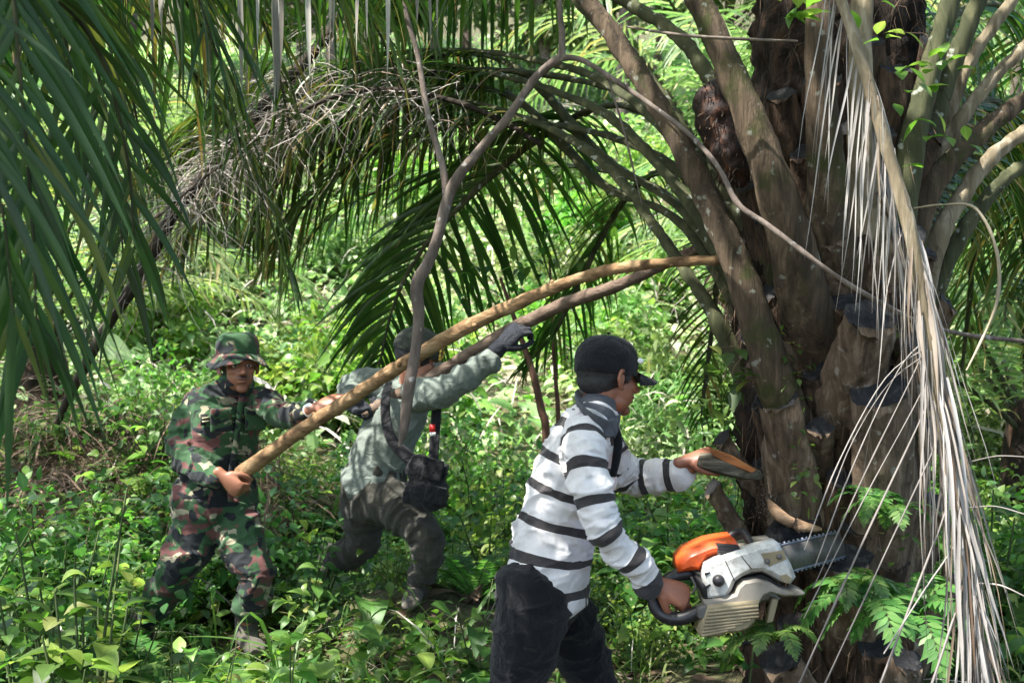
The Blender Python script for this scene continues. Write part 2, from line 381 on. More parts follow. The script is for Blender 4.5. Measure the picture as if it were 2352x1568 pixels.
def skin(name, base, spec=.45):
    s = NT(name); a = s.attr('tint')
    c = s.mix(s.noise(14, 5), tuple(x*.72 for x in base), tuple(min(1, x*1.18) for x in base))
    c = s.mix(a[0], c, (.018, .010, .008)); c = s.mix(a[1], c, (.16, .05, .04))
    return s.fin(c, .48, s.noise(160, 3), .12, .003, spec=spec)
M['skin_front'] = skin('skin_front', (.245, .098, .058)); M['skin_soldier'] = skin('skin_soldier', (.27, .115, .068)); M['skin_officer'] = skin('skin_officer', (.38, .17, .11))
def cloth(name, c, rough=.9, weave=900, dirt=.25, dirtc=(.3, .26, .2)):
    s = NT(name); v = s.mix(s.noise(6, 5), c, tuple(x*.68 for x in c)); d = s.ramp(s.noise(9, 8, .7), [(.55, 0.), (.8, dirt)])
    v = s.mix(d, v, dirtc)
    return s.fin(v, rough, s.math('ADD', s.math('MULTIPLY', s.noise(weave, 2), .4), s.math('MULTIPLY', s.noise(17, 5, .5, None, 1.6), 4.)), .7, .006, sheen=.1, spec=.15)
M['shirt_green'] = cloth('shirt_green', (.185, .218, .193), dirt=.06, dirtc=(.24, .26, .24))
M['khaki'] = cloth('khaki', (.052, .050, .041), dirt=.3, dirtc=(.13, .11, .08))
M['trouser_black'] = cloth('trouser_black', (.008, .0085, .011), dirt=.2, dirtc=(.05, .047, .044))
M['cap_black'] = cloth('cap_black', (.010, .011, .015), dirt=.4, dirtc=(.07, .075, .085))
M['cap_olive'] = cloth('cap_olive', (.045, .052, .042), dirt=.1)
M['brim_olive'] = cloth('brim_olive', (.20, .22, .19), dirt=.1)
M['collar'] = cloth('collar', (.085, .092, .108), dirt=.15, dirtc=(.07, .07, .07))
M['bag_black'] = cloth('bag_black', (.012, .012, .015), .55, dirt=.2, dirtc=(.05, .05, .055))
M['glove'] = cloth('glove', (.022, .025, .034), .7, dirt=.3, dirtc=(.09, .10, .12))
M['boot_cloth'] = cloth('boot_cloth', (.10, .09, .075), dirt=.5, dirtc=(.24, .22, .18))
M['boot_black'] = cloth('boot_black', (.015, .014, .013), .6)
M['hair'] = (lambda s: s.fin(s.mix(s.noise(200, 2), (.005, .005, .006), (.035, .034, .036)), .7, s.noise(300, 2), .6, .004))(NT('hair'))
def plain(name, c, rough=.5, metal=0., dirt=0., dirtc=(.2, .17, .12), bump=.1, nscale=12, coat=0.):
    s = NT(name); v = s.mix(s.ramp(s.noise(nscale, 8, .7), [(.45, 0.), (.72, dirt)]), c, dirtc)
    return s.fin(v, s.ramp(s.noise(nscale*1.6, 5), [(.3, max(rough-.15, .05)), (.7, min(rough+.2, 1.))]), s.noise(70, 4), bump, .003, metal=metal, coat=coat)
M['saw_orange'] = plain('saw_orange', (.60, .085, .015), .42, dirt=.8, dirtc=(.20, .06, .03), nscale=26, bump=.25)
M['saw_white'] = plain('saw_white', (.52, .52, .50), .42, dirt=1., dirtc=(.17, .15, .12), nscale=24, bump=.3)
M['saw_tan'] = plain('saw_tan', (.24, .20, .125), .55, dirt=.8, dirtc=(.12, .095, .055))
M['saw_grey'] = plain('saw_grey', (.22, .20, .17), .55, dirt=.9, dirtc=(.09, .075, .055))
M['rubber'] = plain('rubber', (.012, .012, .015), .42, dirt=.3, dirtc=(.10, .085, .08))
M['black'] = plain('black', (.008, .008, .009), .5)
M['steel'] = plain('steel', (.12, .115, .11), .5, .4, dirt=.9, dirtc=(.035, .03, .027))
M['chain'] = plain('chain', (.16, .18, .23), .35, .8, dirt=.3, dirtc=(.06, .06, .06))
M['gold'] = plain('gold', (.62, .45, .09), .5)
M['red'] = plain('red', (.65, .03, .025), .5); M['white'] = plain('white', (.75, .75, .74), .5)
M['eye_white'] = plain('eye_white', (.55, .5, .46), .2); M['eye_dark'] = plain('eye_dark', (.01, .007, .005), .15)
M['patch_tan'] = plain('patch_tan', (.42, .37, .25), .9); M['patch_black'] = plain('patch_black', (.015, .016, .014), .9)

def stripes():
    s = NT('striped_cloth'); a = s.attr('axis')
    v = s.math('ADD', a[0], s.math('MULTIPLY', s.math('SUBTRACT', s.noise(7, 2), .5), .022))
    f = s.math('FRACT', s.math('DIVIDE', v, .0985)); m = s.math('LESS_THAN', f, .265)
    white = s.mix(s.ramp(s.noise(11, 8, .72), [(.52, 0.), (.75, .55)]), (.60, .59, .60), (.30, .27, .22))
    dark = s.mix(s.noise(30, 4), (.022, .021, .024), (.055, .05, .05))
    sp = s.ramp(s.noise(120, 2), [(.72, 0.), (.76, .5)])
    c = s.mix(m, white, dark); c = s.mix(sp, c, (.22, .17, .12))
    return s.fin(c, .9, s.math('ADD', s.noise(900, 2), s.math('MULTIPLY', s.noise(15, 5, .5, None, 1.6), 4.5)), .3, .004, sheen=.1, spec=.2)
M['dry_stalk'] = leafmat('dry_stalk', [(0, (.22, .19, .13)), (.5, (.45, .41, .33)), (1., (.62, .57, .50))], .2, .7, None, rib=1., yellow=1.)
M['striped'] = stripes()
def camo():
    s = NT('camouflage_cloth')
    tc = s.n('ShaderNodeTexCoord'); v = s.n('ShaderNodeMapping'); v.inputs['Scale'].default_value = (1, 1, 1.0); s.l(tc.outputs['Object'], v.inputs[0])
    def layer(off, sc_, lo, hi):
        mp = s.n('ShaderNodeMapping'); mp.inputs['Location'].default_value = off; mp.inputs['Rotation'].default_value = (0, .5, .3); mp.inputs['Scale'].default_value = (1., 1., 1.35); s.l(v.outputs[0], mp.inputs[0])
        return s.ramp(s.noise(sc_, 2, .45, mp.outputs[0], 1.2), [(lo, 0.), (hi, 1.)])
    c = s.mix(layer((0, 0, 0), 6.5, .47, .485), (.030, .072, .032), (.115, .050, .046))
    c = s.mix(layer((5, 2, 1), 8.5, .575, .59), c, (.27, .25, .17))
    c = s.mix(layer((9, 7, 3), 6.5, .53, .545), c, (.032, .080, .034))
    c = s.mix(layer((3, 9, 8), 7.5, .55, .565), c, (.014, .017, .020))
    return s.fin(c, .88, s.math('ADD', s.noise(900, 2), s.math('MULTIPLY', s.noise(15, 5, .5, None, 1.6), 4.5)), .4, .005, sheen=.1, spec=.2)
M['camo'] = camo()
# ------------------------------------------------------------------ terrain
def hgt(x, y):
    x = np.asarray(x, float); y = np.asarray(y, float)
    r = np.maximum(y-6.5, 0); z = .10*r+.019*r*r*(r < 14)+(r >= 14)*(.019*196+.3*(r-14))
    z = z+.30*np.exp(-((x+.48)**2/.30+(y-5.1)**2/.35))+.75*np.exp(-((x+2.6)**2/1.2+(y-7.4)**2/.9))
    z = z+.25*np.exp(-((x-1.5)**2/1.2+(y-4.4)**2/1.0))
    z = z+.05*np.sin(x*1.7+.4*y)*np.cos(y*1.3)+.025*np.sin(x*5.1+1)*np.sin(y*4.3)
    z = z-.02*np.maximum(0, -x-3)
    return z
def build_ground():
    xs = np.concatenate([np.linspace(-90, -9, 28), np.linspace(-8.7, 9, 180), np.linspace(9.5, 90, 28)])
    ys = np.concatenate([np.linspace(-60, -1, 14), np.linspace(-.8, 12, 150), np.linspace(12.3, 26, 40), np.linspace(27, 120, 24)])
    X, Y = np.meshgrid(xs, ys); Zz = hgt(X, Y)
    p = np.column_stack([X.ravel(), Y.ravel(), Zz.ravel()]); near = (np.abs(p[:, 0]) < 10) & (p[:, 1] < 14)
    p[:, 2] += near*(vn(p*[6, 6, 0]+3)*.02+vn(p*[17, 17, 0])*.012)
    nx = len(xs); i, j = np.meshgrid(np.arange(len(ys)-1), np.arange(nx-1), indexing='ij'); b = i*nx+j
    mb = MB(); mb.add(p, np.stack([b, b+1, b+nx+1, b+nx], -1).reshape(-1, 4))
    tag(mb.build('ground', M['soil']), kind='structure')
build_ground()

# ------------------------------------------------------------------ people
def solid(mb, voxel, smooth):
    me = mb.mesh('tmp', [], V3(0, 0, 0)); o = D.objects.new('tmp', me); col.objects.link(o)
    r = o.modifiers.new('r', 'REMESH'); r.mode = 'VOXEL'; r.voxel_size = voxel
    if smooth: s = o.modifiers.new('s', 'SMOOTH'); s.factor = .5; s.iterations = smooth
    bpy.context.view_layer.update()
    ev = o.evaluated_get(bpy.context.evaluated_depsgraph_get()); m2 = ev.to_mesh()
    n = len(m2.vertices); v = np.zeros(n*3); m2.vertices.foreach_get('co', v); nr = np.zeros(n*3); m2.vertices.foreach_get('normal', nr)
    L = np.zeros(len(m2.loops), np.int32); m2.loops.foreach_get('vertex_index', L)
    q = L.reshape(-1, 4) if len(L) == 4*len(m2.polygons) else None
    ev.to_mesh_clear(); D.objects.remove(o); D.meshes.remove(me)
    return v.reshape(-1, 3), q, nr.reshape(-1, 3)

def chain_coord(v, chains):
    best = np.full(len(v), 1e9); S = np.zeros(len(v)); I = np.zeros(len(v), int); T = np.zeros((len(v), 3))
    for ci, (path, rad, off) in enumerate(chains):
        path = np.asarray(path); L = off; rad = np.broadcast_to(rad, (len(path),))
        for a, b, ra, rb in zip(path[:-1], path[1:], rad[:-1], rad[1:]):
            d = b-a; l = np.linalg.norm(d); t = np.clip(((v-a)@d)/l**2, 0, 1)
            ds = np.linalg.norm(v-(a+t[:, None]*d), axis=1)/(ra*(1-t)+rb*t)
            m = ds < best; best[m] = ds[m]; S[m] = L+t[m]*l; I[m] = ci; T[m] = d/l; L += l
    return S, I, T

def skinned(name, mb, mat, parent, voxel, smooth=3, chains=None, wr=0., wscale=1., post=None, seed=0., attrs=None):
    v, q, nr = solid(mb, voxel, smooth)
    A = np.zeros((len(v), 3)); tint = np.zeros((len(v), 3))
    if chains:
        S, I, T = chain_coord(v, chains); A[:, 0] = S; A[:, 1] = I
        if wr:
            lat = v-T*np.sum(v*T, 1, keepdims=True)
            wp = np.column_stack([vn(v*4.3+seed), vn(v*4.3+seed+31), vn(v*4.3+seed+67)])
            w1 = vn((v*7+T*(S*9)[:, None]+wp*1.3)*wscale+seed); w2 = vn(v*9*wscale+wp+seed+9); w3 = vn((v*15+T*(S*22)[:, None]+wp*2)*wscale+seed+4)
            fold = (1-np.abs(w1))**3*1.5-.6+w2*.6+((1-np.abs(w3))**3-.3)*.65
            v = v+nr*(fold*wr)[:, None]
    if post: v, tint = post(v, nr, tint)
    mb2 = MB(); mb2.add(v, q)
    o = mb2.build(name, mat, parent)
    at = o.data.attributes.new('axis', 'FLOAT_VECTOR', 'POINT'); at.data.foreach_set('vector', A.astype(np.float32).ravel())
    at = o.data.attributes.new('tint', 'FLOAT_VECTOR', 'POINT'); at.data.foreach_set('vector', tint.astype(np.float32).ravel())
    return o

def secs(l):
    """rows (px, py, depth, ra_px[, rb_px]) -> points and radii in metres"""
    p = np.array([P(*r[:3]) for r in l]); ra = np.array([r[3]*r[2]/F for r in l]); rb = np.array([(r[4] if len(r) > 4 else r[3])*r[2]/F for r in l])
    return p, ra, rb
def limb(mb, l, side=None, n=16, sub=4):
    p, ra, rb = secs(l); loft(mb, p, ra, rb, side, n, sub); return p, ra

class Head:
    def __init__(s, c, f, roll=0., size=1.):
        s.c = np.array(c); s.f = nz(f); s.l = nz(np.cross(Z, s.f)); s.u = np.cross(s.f, s.l); s.k = size
        if roll: l, u = s.l, s.u; s.l = l*math.cos(roll)+u*math.sin(roll); s.u = u*math.cos(roll)-l*math.sin(roll)
        s.R = np.column_stack([s.f, s.l, s.u])
    def w(s, x, y, z): return s.c+s.k*(s.f*x+s.l*y+s.u*z)
    def loc(s, v): return (v-s.c)@s.R/s.k
    def shape(s, mb):
        E = lambda c, r: ell(mb, s.w(*c), np.array(r)*s.k, s.R, 20)
        E((-.012, 0, .035), (.098, .077, .088)); E((.035, 0, -.03), (.056, .058, .080)); E((.022, 0, -.072), (.052, .054, .038)); E((.068, 0, -.098), (.020, .024, .017))
        for g in (-1, 1):
            E((.056, g*.034, -.02), (.028, .024, .022)); E((.099, g*.011, -.034), (.010, .009, .009))
            loft(mb, [s.w(.006, g*.074, .022), s.w(-.012, g*.086, .024), s.w(-.022, g*.090, .002), s.w(-.010, g*.084, -.026), s.w(.006, g*.074, -.030)], .0065*s.k, n=8)
            E((-.006, g*.078, -.002), (.014, .006, .026))
        E((.076, 0, .024), (.018, .046, .011))
        loft(mb, [s.w(.082, 0, .014), s.w(.100, 0, -.012), s.w(.111, 0, -.030)], [.009*s.k, .010*s.k, .0125*s.k], n=10)
        E((.084, 0, -.054), (.016, .025, .008)); E((.082, 0, -.068), (.015, .021, .008))
    def post(s, v, nr, tint, moust=0., stubble=0.):
        q = s.loc(v); g = lambda c, r: np.exp(-np.sum(((q-np.array(c))/np.array(r))**2, 1))
        dv = np.zeros(len(v))
        for h in (-1, 1): dv -= .007*g((.085, h*.031, .002), (.03, .018, .011)); tint[:, 0] += .7*g((.095, h*.032, .023), (.03, .020, .0045)); tint[:, 0] += .2*g((.09, h*.030, .001), (.012, .010, .003))
        dv -= .004*g((.095, 0, -.0615), (.03, .022, .0022)); dv -= .004*g((.088, 0, -.083), (.02, .02, .006))
        tint[:, 0] += .6*g((.10, 0, -.0615), (.02, .022, .002)); tint[:, 1] += .55*g((.10, 0, -.061), (.02, .023, .011)); tint[:, 0] += .5*g((.106, 0, -.043), (.01, .012, .003))
        tint[:, 0] += moust*g((.10, 0, -.047), (.03, .028, .0065)); tint[:, 0] += stubble*(g((.07, 0, -.09), (.05, .05, .03))+g((.09, 0, -.047), (.03, .03, .009)))
        return v+nr*(dv*s.k)[:, None], np.clip(tint, 0, 1)
    def eyes(s, parent):
        for h in (-1, 1):
            mb = MB(); ell(mb, s.w(.0695, h*.029, .001), np.array([.0118, .0118, .0075])*s.k, s.R, 12); e = mb.build('eye', M['eye_white'], parent)
            mb = MB(); ell(mb, s.w(.0795, h*.029, .001), np.array([.003, .0056, .0056])*s.k, s.R, 12); mb.build('iris', M['eye_dark'], e)

def hand(mb, wr, d, n, curl, th=(.6, .6), size=1., spread=.06, flip=1):
    """wrist, finger direction, palmar normal, curl per finger (3 joint angles in degrees); flip picks the thumb side"""
    d = nz(d); n = nz(np.asarray(n)-d*np.dot(n, d)); s = nz(np.cross(d, n))*flip; k = size; wr = np.asarray(wr)
    loft(mb, [wr-d*.03*k, wr, wr+d*.035*k+s*.002, wr+d*.070*k, wr+d*.092*k], np.array([.024, .026, .037, .041, .038])*k, np.array([.022, .020, .019, .017, .013])*k, s, 14)
    for i, (o, l) in enumerate(((.030, .95), (.010, 1.06), (-.010, 1.), (-.029, .80))):
        b = wr+d*(.086-.004*abs(i-1))*k+s*o*k; c = curl[i] if isinstance(curl[0], (tuple, list)) else curl
        pts = [b-d*.012*k]; a = 0; p = b; pts.append(p.copy()); sp = s*spread*(1.5-i)
        for j, (ln, cc) in enumerate(zip((.045, .028, .022), c)):
            a += math.radians(cc); dd = nz(d*math.cos(a)+n*math.sin(a)+sp*math.cos(a)); p = p+dd*ln*l*k; pts.append(p.copy())
        loft(mb, pts, np.array([.0095, .0095, .0088, .008, .0068])*k, n=10, sub=3)
    b = wr+d*.022*k+s*.026*k+n*.006*k; t1 = nz(d*.75+s*.62+n*th[0]); t2 = nz(d*.85+s*(.1)+n*th[1]); t3 = nz(d*.8-s*.25+n*th[1]*1.4)
    loft(mb, [b, b+t1*.040*k, b+t1*.040*k+t2*.034*k, b+t1*.040*k+t2*.034*k+t3*.026*k], np.array([.017, .0125, .0105, .008])*k, n=10, sub=3)

def dome(H, c, r, lo=0., n=36, m=12, flat=2.3, thick=.004, seam=True, name='crown', mat=None, parent=None, wr=.0035, slope=0.):
    """cap crown over head frame H: centre c, radii r, open below lo"""
    mb = MB(); V = []
    for k in range(m+1):
        ph = (1-k/m)*math.pi/2
        for a in range(n):
            th = 2*math.pi*a/n; cx = math.cos(ph)**(2/flat); z = math.sin(ph)**(2/flat)
            sm = (1-.012*(abs(math.cos(3*th)) > .985)) if seam else 1
            V.append((c[0]+r[0]*cx*math.cos(th)*sm, c[1]+r[1]*cx*math.sin(th)*sm, c[2]+r[2]*z))
    for k in range(3):                                    # sweat band
        for a in range(n):
            th = 2*math.pi*a/n; q = [1.0, .985, .93][k]
            V.append((c[0]+r[0]*q*math.cos(th), c[1]+r[1]*q*math.sin(th), c[2]-[.006, .028+lo, .028+lo][k]+slope*math.cos(th)*(k > 0)))
    V = np.array(V); V = V+np.column_stack([vn(V*28), vn(V*28+5), vn(V*28+9)])*wr
    K = m+1+3; W_ = np.array([H.w(*p) for p in V]); i = np.arange(K-1)[:, None]*n; a = np.arange(n)[None]; a2 = (a+1) % n
    mb.add(W_, np.stack([i+a, i+n+a, i+n+a2, i+a2], -1).reshape(-1, 4))
    return mb.build(name, mat, parent)

def brim(H, x0, z0, ln, wd, drop, mat, parent, name='brim', curve=.02):
    mb = MB(); n, m = 16, 6
    for sg, off in ((0, 0), (1, -.004)):
        V = []
        for k in range(m+1):
            for a in range(n+1):
                t = -1+2*a/n; r_ = k/m; e = math.sqrt(max(0, 1-t*t))
                V.append(H.w(x0*math.sqrt(1-(t*.75)**2)+r_*ln*e**.6, t*wd*(1-.0*r_), z0-r_*drop-curve*t*t+off))
        i, j = np.meshgrid(np.arange(m), np.arange(n), indexing='ij'); b = i*(n+1)+j
        q = np.stack([b, b+1, b+n+2, b+n+1], -1).reshape(-1, 4); mb.add(V, q if sg == 0 else q[:, ::-1])
    e0 = [m*(n+1)+a for a in range(n+1)]; off = (m+1)*(n+1)
    v = np.vstack(mb.v)[np.array(e0+[x+off for x in e0])]; k = np.arange(n); mb.add(v, np.column_stack([k, k+1, k+n+2, k+n+1]))
    return mb.build(name, mat, parent)

def shoe(name, ankle, toe, mat, parent, h=.12, r=.045):
    mb = MB(); a = np.array(ankle); t = np.array(toe); d = nz(t-a); s = nz(np.cross(d, Z)); gz = min(a[2], t[2])
    loft(mb, [a+Z*h, a+Z*.04, a+d*.02], [r*1.0, r*1.02, r*1.05], n=14)
    loft(mb, [a-d*.05, a+d*.05, t-d*.06, t], [r*.75, r*.9, r, r*.7], [r*.9, r*.85, r*.7, r*.45], s, 14)
    return skinned(name, mb, mat, parent, .006, 2)

def front_man():
    base = V3(P(1235, 1890, 3.42)[0], 3.42, 0.); base[2] = hgt(base[0], base[1])
    t = thing('person', base, 'man in black cap and black-and-white striped shirt holding the chainsaw', 'person')
    H = Head(P(1398, 868, 3.42), (.86, .48, -.10), size=.985)
    # clothing
    mb = MB(); torso = [(1264, 1350, 3.42, 146, 88), (1270, 1262, 3.42, 134, 93), (1287, 1190, 3.42, 126, 92), (1308, 1120, 3.42, 132, 92), (1328, 1055, 3.42, 138, 86), (1346, 1000, 3.42, 138, 74), (1362, 962, 3.42, 112, 54), (1374, 938, 3.42, 60, 42)]
    sd = nz((.12, 1, 0)); pt, rt = limb(mb, torso, sd, 24)
    near = [(1352, 988, 3.30, 45), (1346, 1032, 3.23, 50), (1352, 1100, 3.18, 47), (1368, 1175, 3.15, 42), (1392, 1222, 3.14, 40), (1440, 1278, 3.16, 37), (1491, 1334, 3.19, 36)]
    pn, rn = limb(mb, near); far = [(1380, 985, 3.56, 42), (1400, 1040, 3.66, 46), (1428, 1088, 3.76, 46), (1462, 1096, 3.78, 44), (1515, 1092, 3.74, 39), (1562, 1087, 3.70, 36)]
    pf, rf = limb(mb, far)
    skinned('shirt', mb, M['striped'], t, .0052, 5, [(catmull(pt, 3), .12, .0), (catmull(pn, 3), np.interp(np.linspace(0, 1, 19), np.linspace(0, 1, 7), rn)*.95, .058), (catmull(pf, 3), .055, .03)], .0115, 1., seed=3.)
    mb = MB(); pc, rc, rc2 = secs([(1356, 972, 3.40, 74, 58), (1366, 952, 3.40, 62, 54), (1375, 932, 3.40, 52, 45), (1378, 924, 3.40, 43, 40)]); loft(mb, pc, rc, rc2, (0, 1, 0), 24)
    cp_ = [(1342, 905, 3.50), (1331, 912, 3.44), (1332, 932, 3.335), (1354, 956, 3.265), (1386, 980, 3.25), (1404, 994, 3.27)]
    loft(mb, PP(cp_), [.024, .027, .030, .032, .030, .019], .007, (-.45, -.30, .8), 12, 5); loft(mb, PP([(1342, 905, 3.50), (1372, 903, 3.53), (1408, 925, 3.50), (1420, 958, 3.42), (1412, 985, 3.34), (1408, 996, 3.30)]), [.020, .02, .018, .02, .02, .012], .007, (.2, .1, .9), 12, 5)
    loft(mb, PP([(1398, 968, 3.27), (1410, 985, 3.272), (1411, 1004, 3.276)]), [.020, .016, .004], [.007, .007, .005], (1, 0, 0), 10)
    skinned('collar', mb, M['collar'], t, .004, 2)
    mb = MB(); loft(mb, PP([(1412, 975, 3.31), (1420, 1010, 3.305), (1416, 1052, 3.30), (1408, 1092, 3.30)]), [.010, .013, .013, .010], .005, (1, 0, 0), 8); mb.build('button_placket', M['trouser_black'], t)
    mb = MB(); limb(mb, [(1268, 1295, 3.42, 100, 60), (1254, 1325, 3.42, 112, 72), (1245, 1345, 3.42, 130, 102), (1240, 1372, 3.42, 110, 92)], (0, 1, 0), 24)
    a = limb(mb, [(1226, 1345, 3.31, 82), (1214, 1420, 3.29, 82), (1202, 1500, 3.29, 72), (1184, 1570, 3.30, 62), (1165, 1700, 3.32, 52), (1150, 1850, 3.35, 46)])
    b = limb(mb, [(1275, 1350, 3.52, 78), (1300, 1420, 3.54, 72), (1335, 1500, 3.57, 64), (1358, 1570, 3.6, 60), (1366, 1700, 3.66, 48), (1345, 1815, 3.72, 42)])
    skinned('trousers', mb, M['trouser_black'], t, .007, 3, [(a[0], .09, 0.), (b[0], .09, 0.4)], .013, .8, seed=8.)
    # body
    mb = MB(); H.shape(mb)
    loft(mb, [P(1366, 965, 3.42), P(1378, 922, 3.42), H.w(-.02, 0, -.04)], [.070, .058, .056], [.062, .056, .056], (0, 1, 0))
    p, r, _ = secs(torso); loft(mb, p[1:7], r[1:7]*.62, r[1:7]*.42, sd)
    loft(mb, np.vstack([pn, P(1512, 1352, 3.20)]), np.append(rn*.55, .026)); loft(mb, np.vstack([pf, P(1586, 1072, 3.68)]), np.append(rf*.55, .026))
    loft(mb, np.vstack([p[1:2], a[0]]), .05); loft(mb, np.vstack([p[1:2], b[0]]), .05)
    hand(mb, P(1514, 1342, 3.20), (.86, .10, -.42), (-.25, .85, -.5), [(52, 48, 25), (42, 62, 35), (50, 66, 40), (58, 66, 45)], (.5, .6), .98, flip=-1)
    hand(mb, P(1576, 1058, 3.66), (.88, -.12, .32), (.32, .35, -.86), [(28, 50, 35), (32, 52, 38), (36, 55, 40), (42, 55, 40)], (.95, .55), .95, flip=-1)
    skinned('body', mb, M['skin_front'], t, .0036, 3, post=lambda v, n, ti: H.post(v, n, ti, .5, .55))
    mb = MB(); ell(mb, H.w(-.020, 0, .030), np.array([.098, .0815, .080])*H.k, H.R, 24); ell(mb, H.w(-.045, 0, -.012), np.array([.062, .068, .050])*H.k, H.R, 20)
    for g in (-1, 1): loft(mb, [H.w(.030, g*.074, .030), H.w(.024, g*.0745, .0), H.w(.022, g*.072, -.014)], [.012, .008, .003], [.004]*3, H.f, 8)
    v, q, nr = solid(mb, .005, 1); v = v+nr*(vn(v*240)*.0015)[:, None]; m2 = MB(); m2.add(v, q); m2.build('hair', M['hair'], t)
    c = dome(H, (-.014, 0, .044), (.108, .087, .092), .004, mat=M['cap_black'], parent=t, name='cap', slope=.0)
    brim(H, .098, .030, .078, .078, .022, M['cap_black'], c); mb = MB(); ell(mb, H.w(-.014, 0, .141), (.007, .007, .004), H.R, 10); mb.build('cap_button', M['cap_black'], c)
    mb = MB(); ell(mb, H.w(.070, -.066, .062), np.array([.012, .004, .009]), H.R, 10); mb.build('cap_badge', M['white'], c)
    shoe('boot', V3(*P(1150, 1870, 3.35)), P(1150, 1895, 3.35)+V3(.17, -.02, 0), M['boot_black'], t); shoe('boot', V3(*P(1345, 1835, 3.72)), P(1345, 1850, 3.72)+V3(.18, -.02, 0), M['boot_black'], t)

def soldier():
    base = P(470, 1500, 5.0); base[2] = hgt(base[0], 5.0)
    t = thing('person', base, 'soldier in green camouflage uniform and bucket hat holding the pale pole', 'person')
    H = Head(P(548, 842, 4.95), (.42, -.90, .06), size=1.04)
    f = nz((.5, -.86, 0)); sd = nz(np.cross(Z, f))
    mb = MB(); torso = [(492, 1152, 5., 102, 78), (500, 1085, 5., 80, 62), (510, 1020, 5., 82, 60), (520, 958, 5., 88, 58), (530, 914, 5., 84, 48), (538, 890, 5., 52, 34), (545, 876, 5., 30, 28)]
    pt, rt = limb(mb, torso, sd, 22)
    ra = [(466, 916, 5.06, 32), (438, 950, 5.02, 34), (420, 1005, 4.97, 34), (424, 1046, 4.90, 34), (460, 1076, 4.83, 29), (498, 1096, 4.77, 24)]
    la = [(594, 914, 4.96, 30), (632, 940, 4.88, 31), (662, 958, 4.80, 31), (692, 952, 4.76, 26), (714, 941, 4.73, 21)]
    p1, r1 = limb(mb, ra); p2, r2 = limb(mb, la)
    pass
    jk = skinned('jacket', mb, M['camo'], t, .0085, 3, [(pt, .15, 0), (p1, .07, .3), (p2, .06, .7)], .013, 1., seed=5.)
    fr_ = lambda x, y, dd: P(x, y, dd)
    for (x, y, dd) in ((586, 960, 4.925), (508, 964, 4.855)):
        m_ = MB(); box(m_, P(x, y, dd), (.095, .012, .11), np.column_stack([sd, f, Z])); box(m_, P(x, y-17, dd)-f*-.006, (.100, .016, .034), np.column_stack([sd, f, Z])); skinned('chest_pocket', m_, M['camo'], jk, .006, 2)
    m_ = MB(); loft(m_, PP([(560, 893, 4.925), (553, 925, 4.90), (549, 960, 4.89), (540, 1030, 4.888), (531, 1085, 4.883), (530, 1150, 4.862)]), [.013]*6, [.006]*6, sd, 8); m_.build('button_flap', M['camo'], jk)
    mb = MB(); loft(mb, [P(543, 882, 4.97), P(546, 870, 4.97), P(548, 862, 4.97)], [.085, .078, .068], [.08, .072, .062], sd, 20)
    for g in (-1, 1): loft(mb, [P(548, 876, 4.90)+sd*g*.03, P(548, 890, 4.87)+sd*g*.06], [.03, .008], [.006, .004], sd, 8)
    skinned('collar', mb, M['camo'], t, .006, 1)
    mb = MB(); box(mb, P(474, 963, 4.865), (.055, .012, .05), np.column_stack([nz((.6, .8, 0)), nz((.8, -.6, 0)), Z])); o = mb.build('sleeve_patch', M['patch_black'], jk)
    for k in (-1, 1):
        mb = MB(); box(mb, P(475, 963+k*4, 4.85), (.044, .008, .006), np.column_stack([nz((.6, .8, .05)), nz((.8, -.6, 0)), Z])); mb.build('patch_bar', M['patch_tan'], jk)
    mb = MB(); limb(mb, [(492, 1120, 5., 88, 72), (492, 1170, 5., 92, 76), (492, 1195, 5., 80, 66)], sd, 20)
    a = limb(mb, [(458, 1170, 4.99, 52), (444, 1230, 4.95, 50), (420, 1290, 4.90, 47), (388, 1340, 4.95, 42), (354, 1390, 5.02, 36), (334, 1425, 5.06, 28)])
    b = limb(mb, [(530, 1170, 4.99, 54), (556, 1235, 4.93, 50), (582, 1305, 4.86, 45), (585, 1350, 4.87, 41), (574, 1395, 4.93, 37), (566, 1418, 4.96, 27)])
    skinned('trousers', mb, M['camo'], t, .0085, 3, [(a[0], .1, 0), (b[0], .1, .5)], .014, .9, seed=15.)
    mb = MB(); H.shape(mb); p, r, rb = secs(torso)
    loft(mb, [p[-2], P(545, 878, 4.98), H.w(-.02, 0, -.04)], .060); loft(mb, p[:5], r[:5]*.6, rb[:5]*.5, sd)
    loft(mb, np.vstack([p1, P(512, 1094, 4.75)]), np.append(r1*.5, .024)); loft(mb, np.vstack([p2, P(724, 934, 4.72)]), np.append(r2*.5, .024))
    loft(mb, np.vstack([p[:1], a[0], P(335, 1470, 5.08)]), .045); loft(mb, np.vstack([p[:1], b[0], P(566, 1480, 4.97)]), .045)
    hand(mb, P(512, 1093, 4.745), (.72, -.10, -.62), (.25, .92, .1), [(60, 75, 50)]*4, (.35, .6), 1.02, flip=1)
    hand(mb, P(722, 936, 4.70), (.86, -.1, .36), (.15, .55, -.80), [(12, 18, 12), (8, 14, 10), (10, 16, 12), (20, 22, 14)], (.7, .3), 1.0, flip=-1)
    skinned('body', mb, M['skin_soldier'], t, .0045, 3, post=lambda v, n, ti: H.post(v, n, ti, 1.0, .15)); H.eyes(t)
    mb = MB(); ell(mb, H.w(-.020, 0, .022), np.array([.097, .0805, .080]), H.R, 20); mb.build('hair', M['hair'], t)
    c = dome(H, (-.016, 0, .068), (.107, .093, .084), .0, mat=M['camo'], parent=t, name='bucket_hat', flat=3.2, seam=False, wr=.006)
    mb = MB(); n = 48; V = []                              # drooping round brim
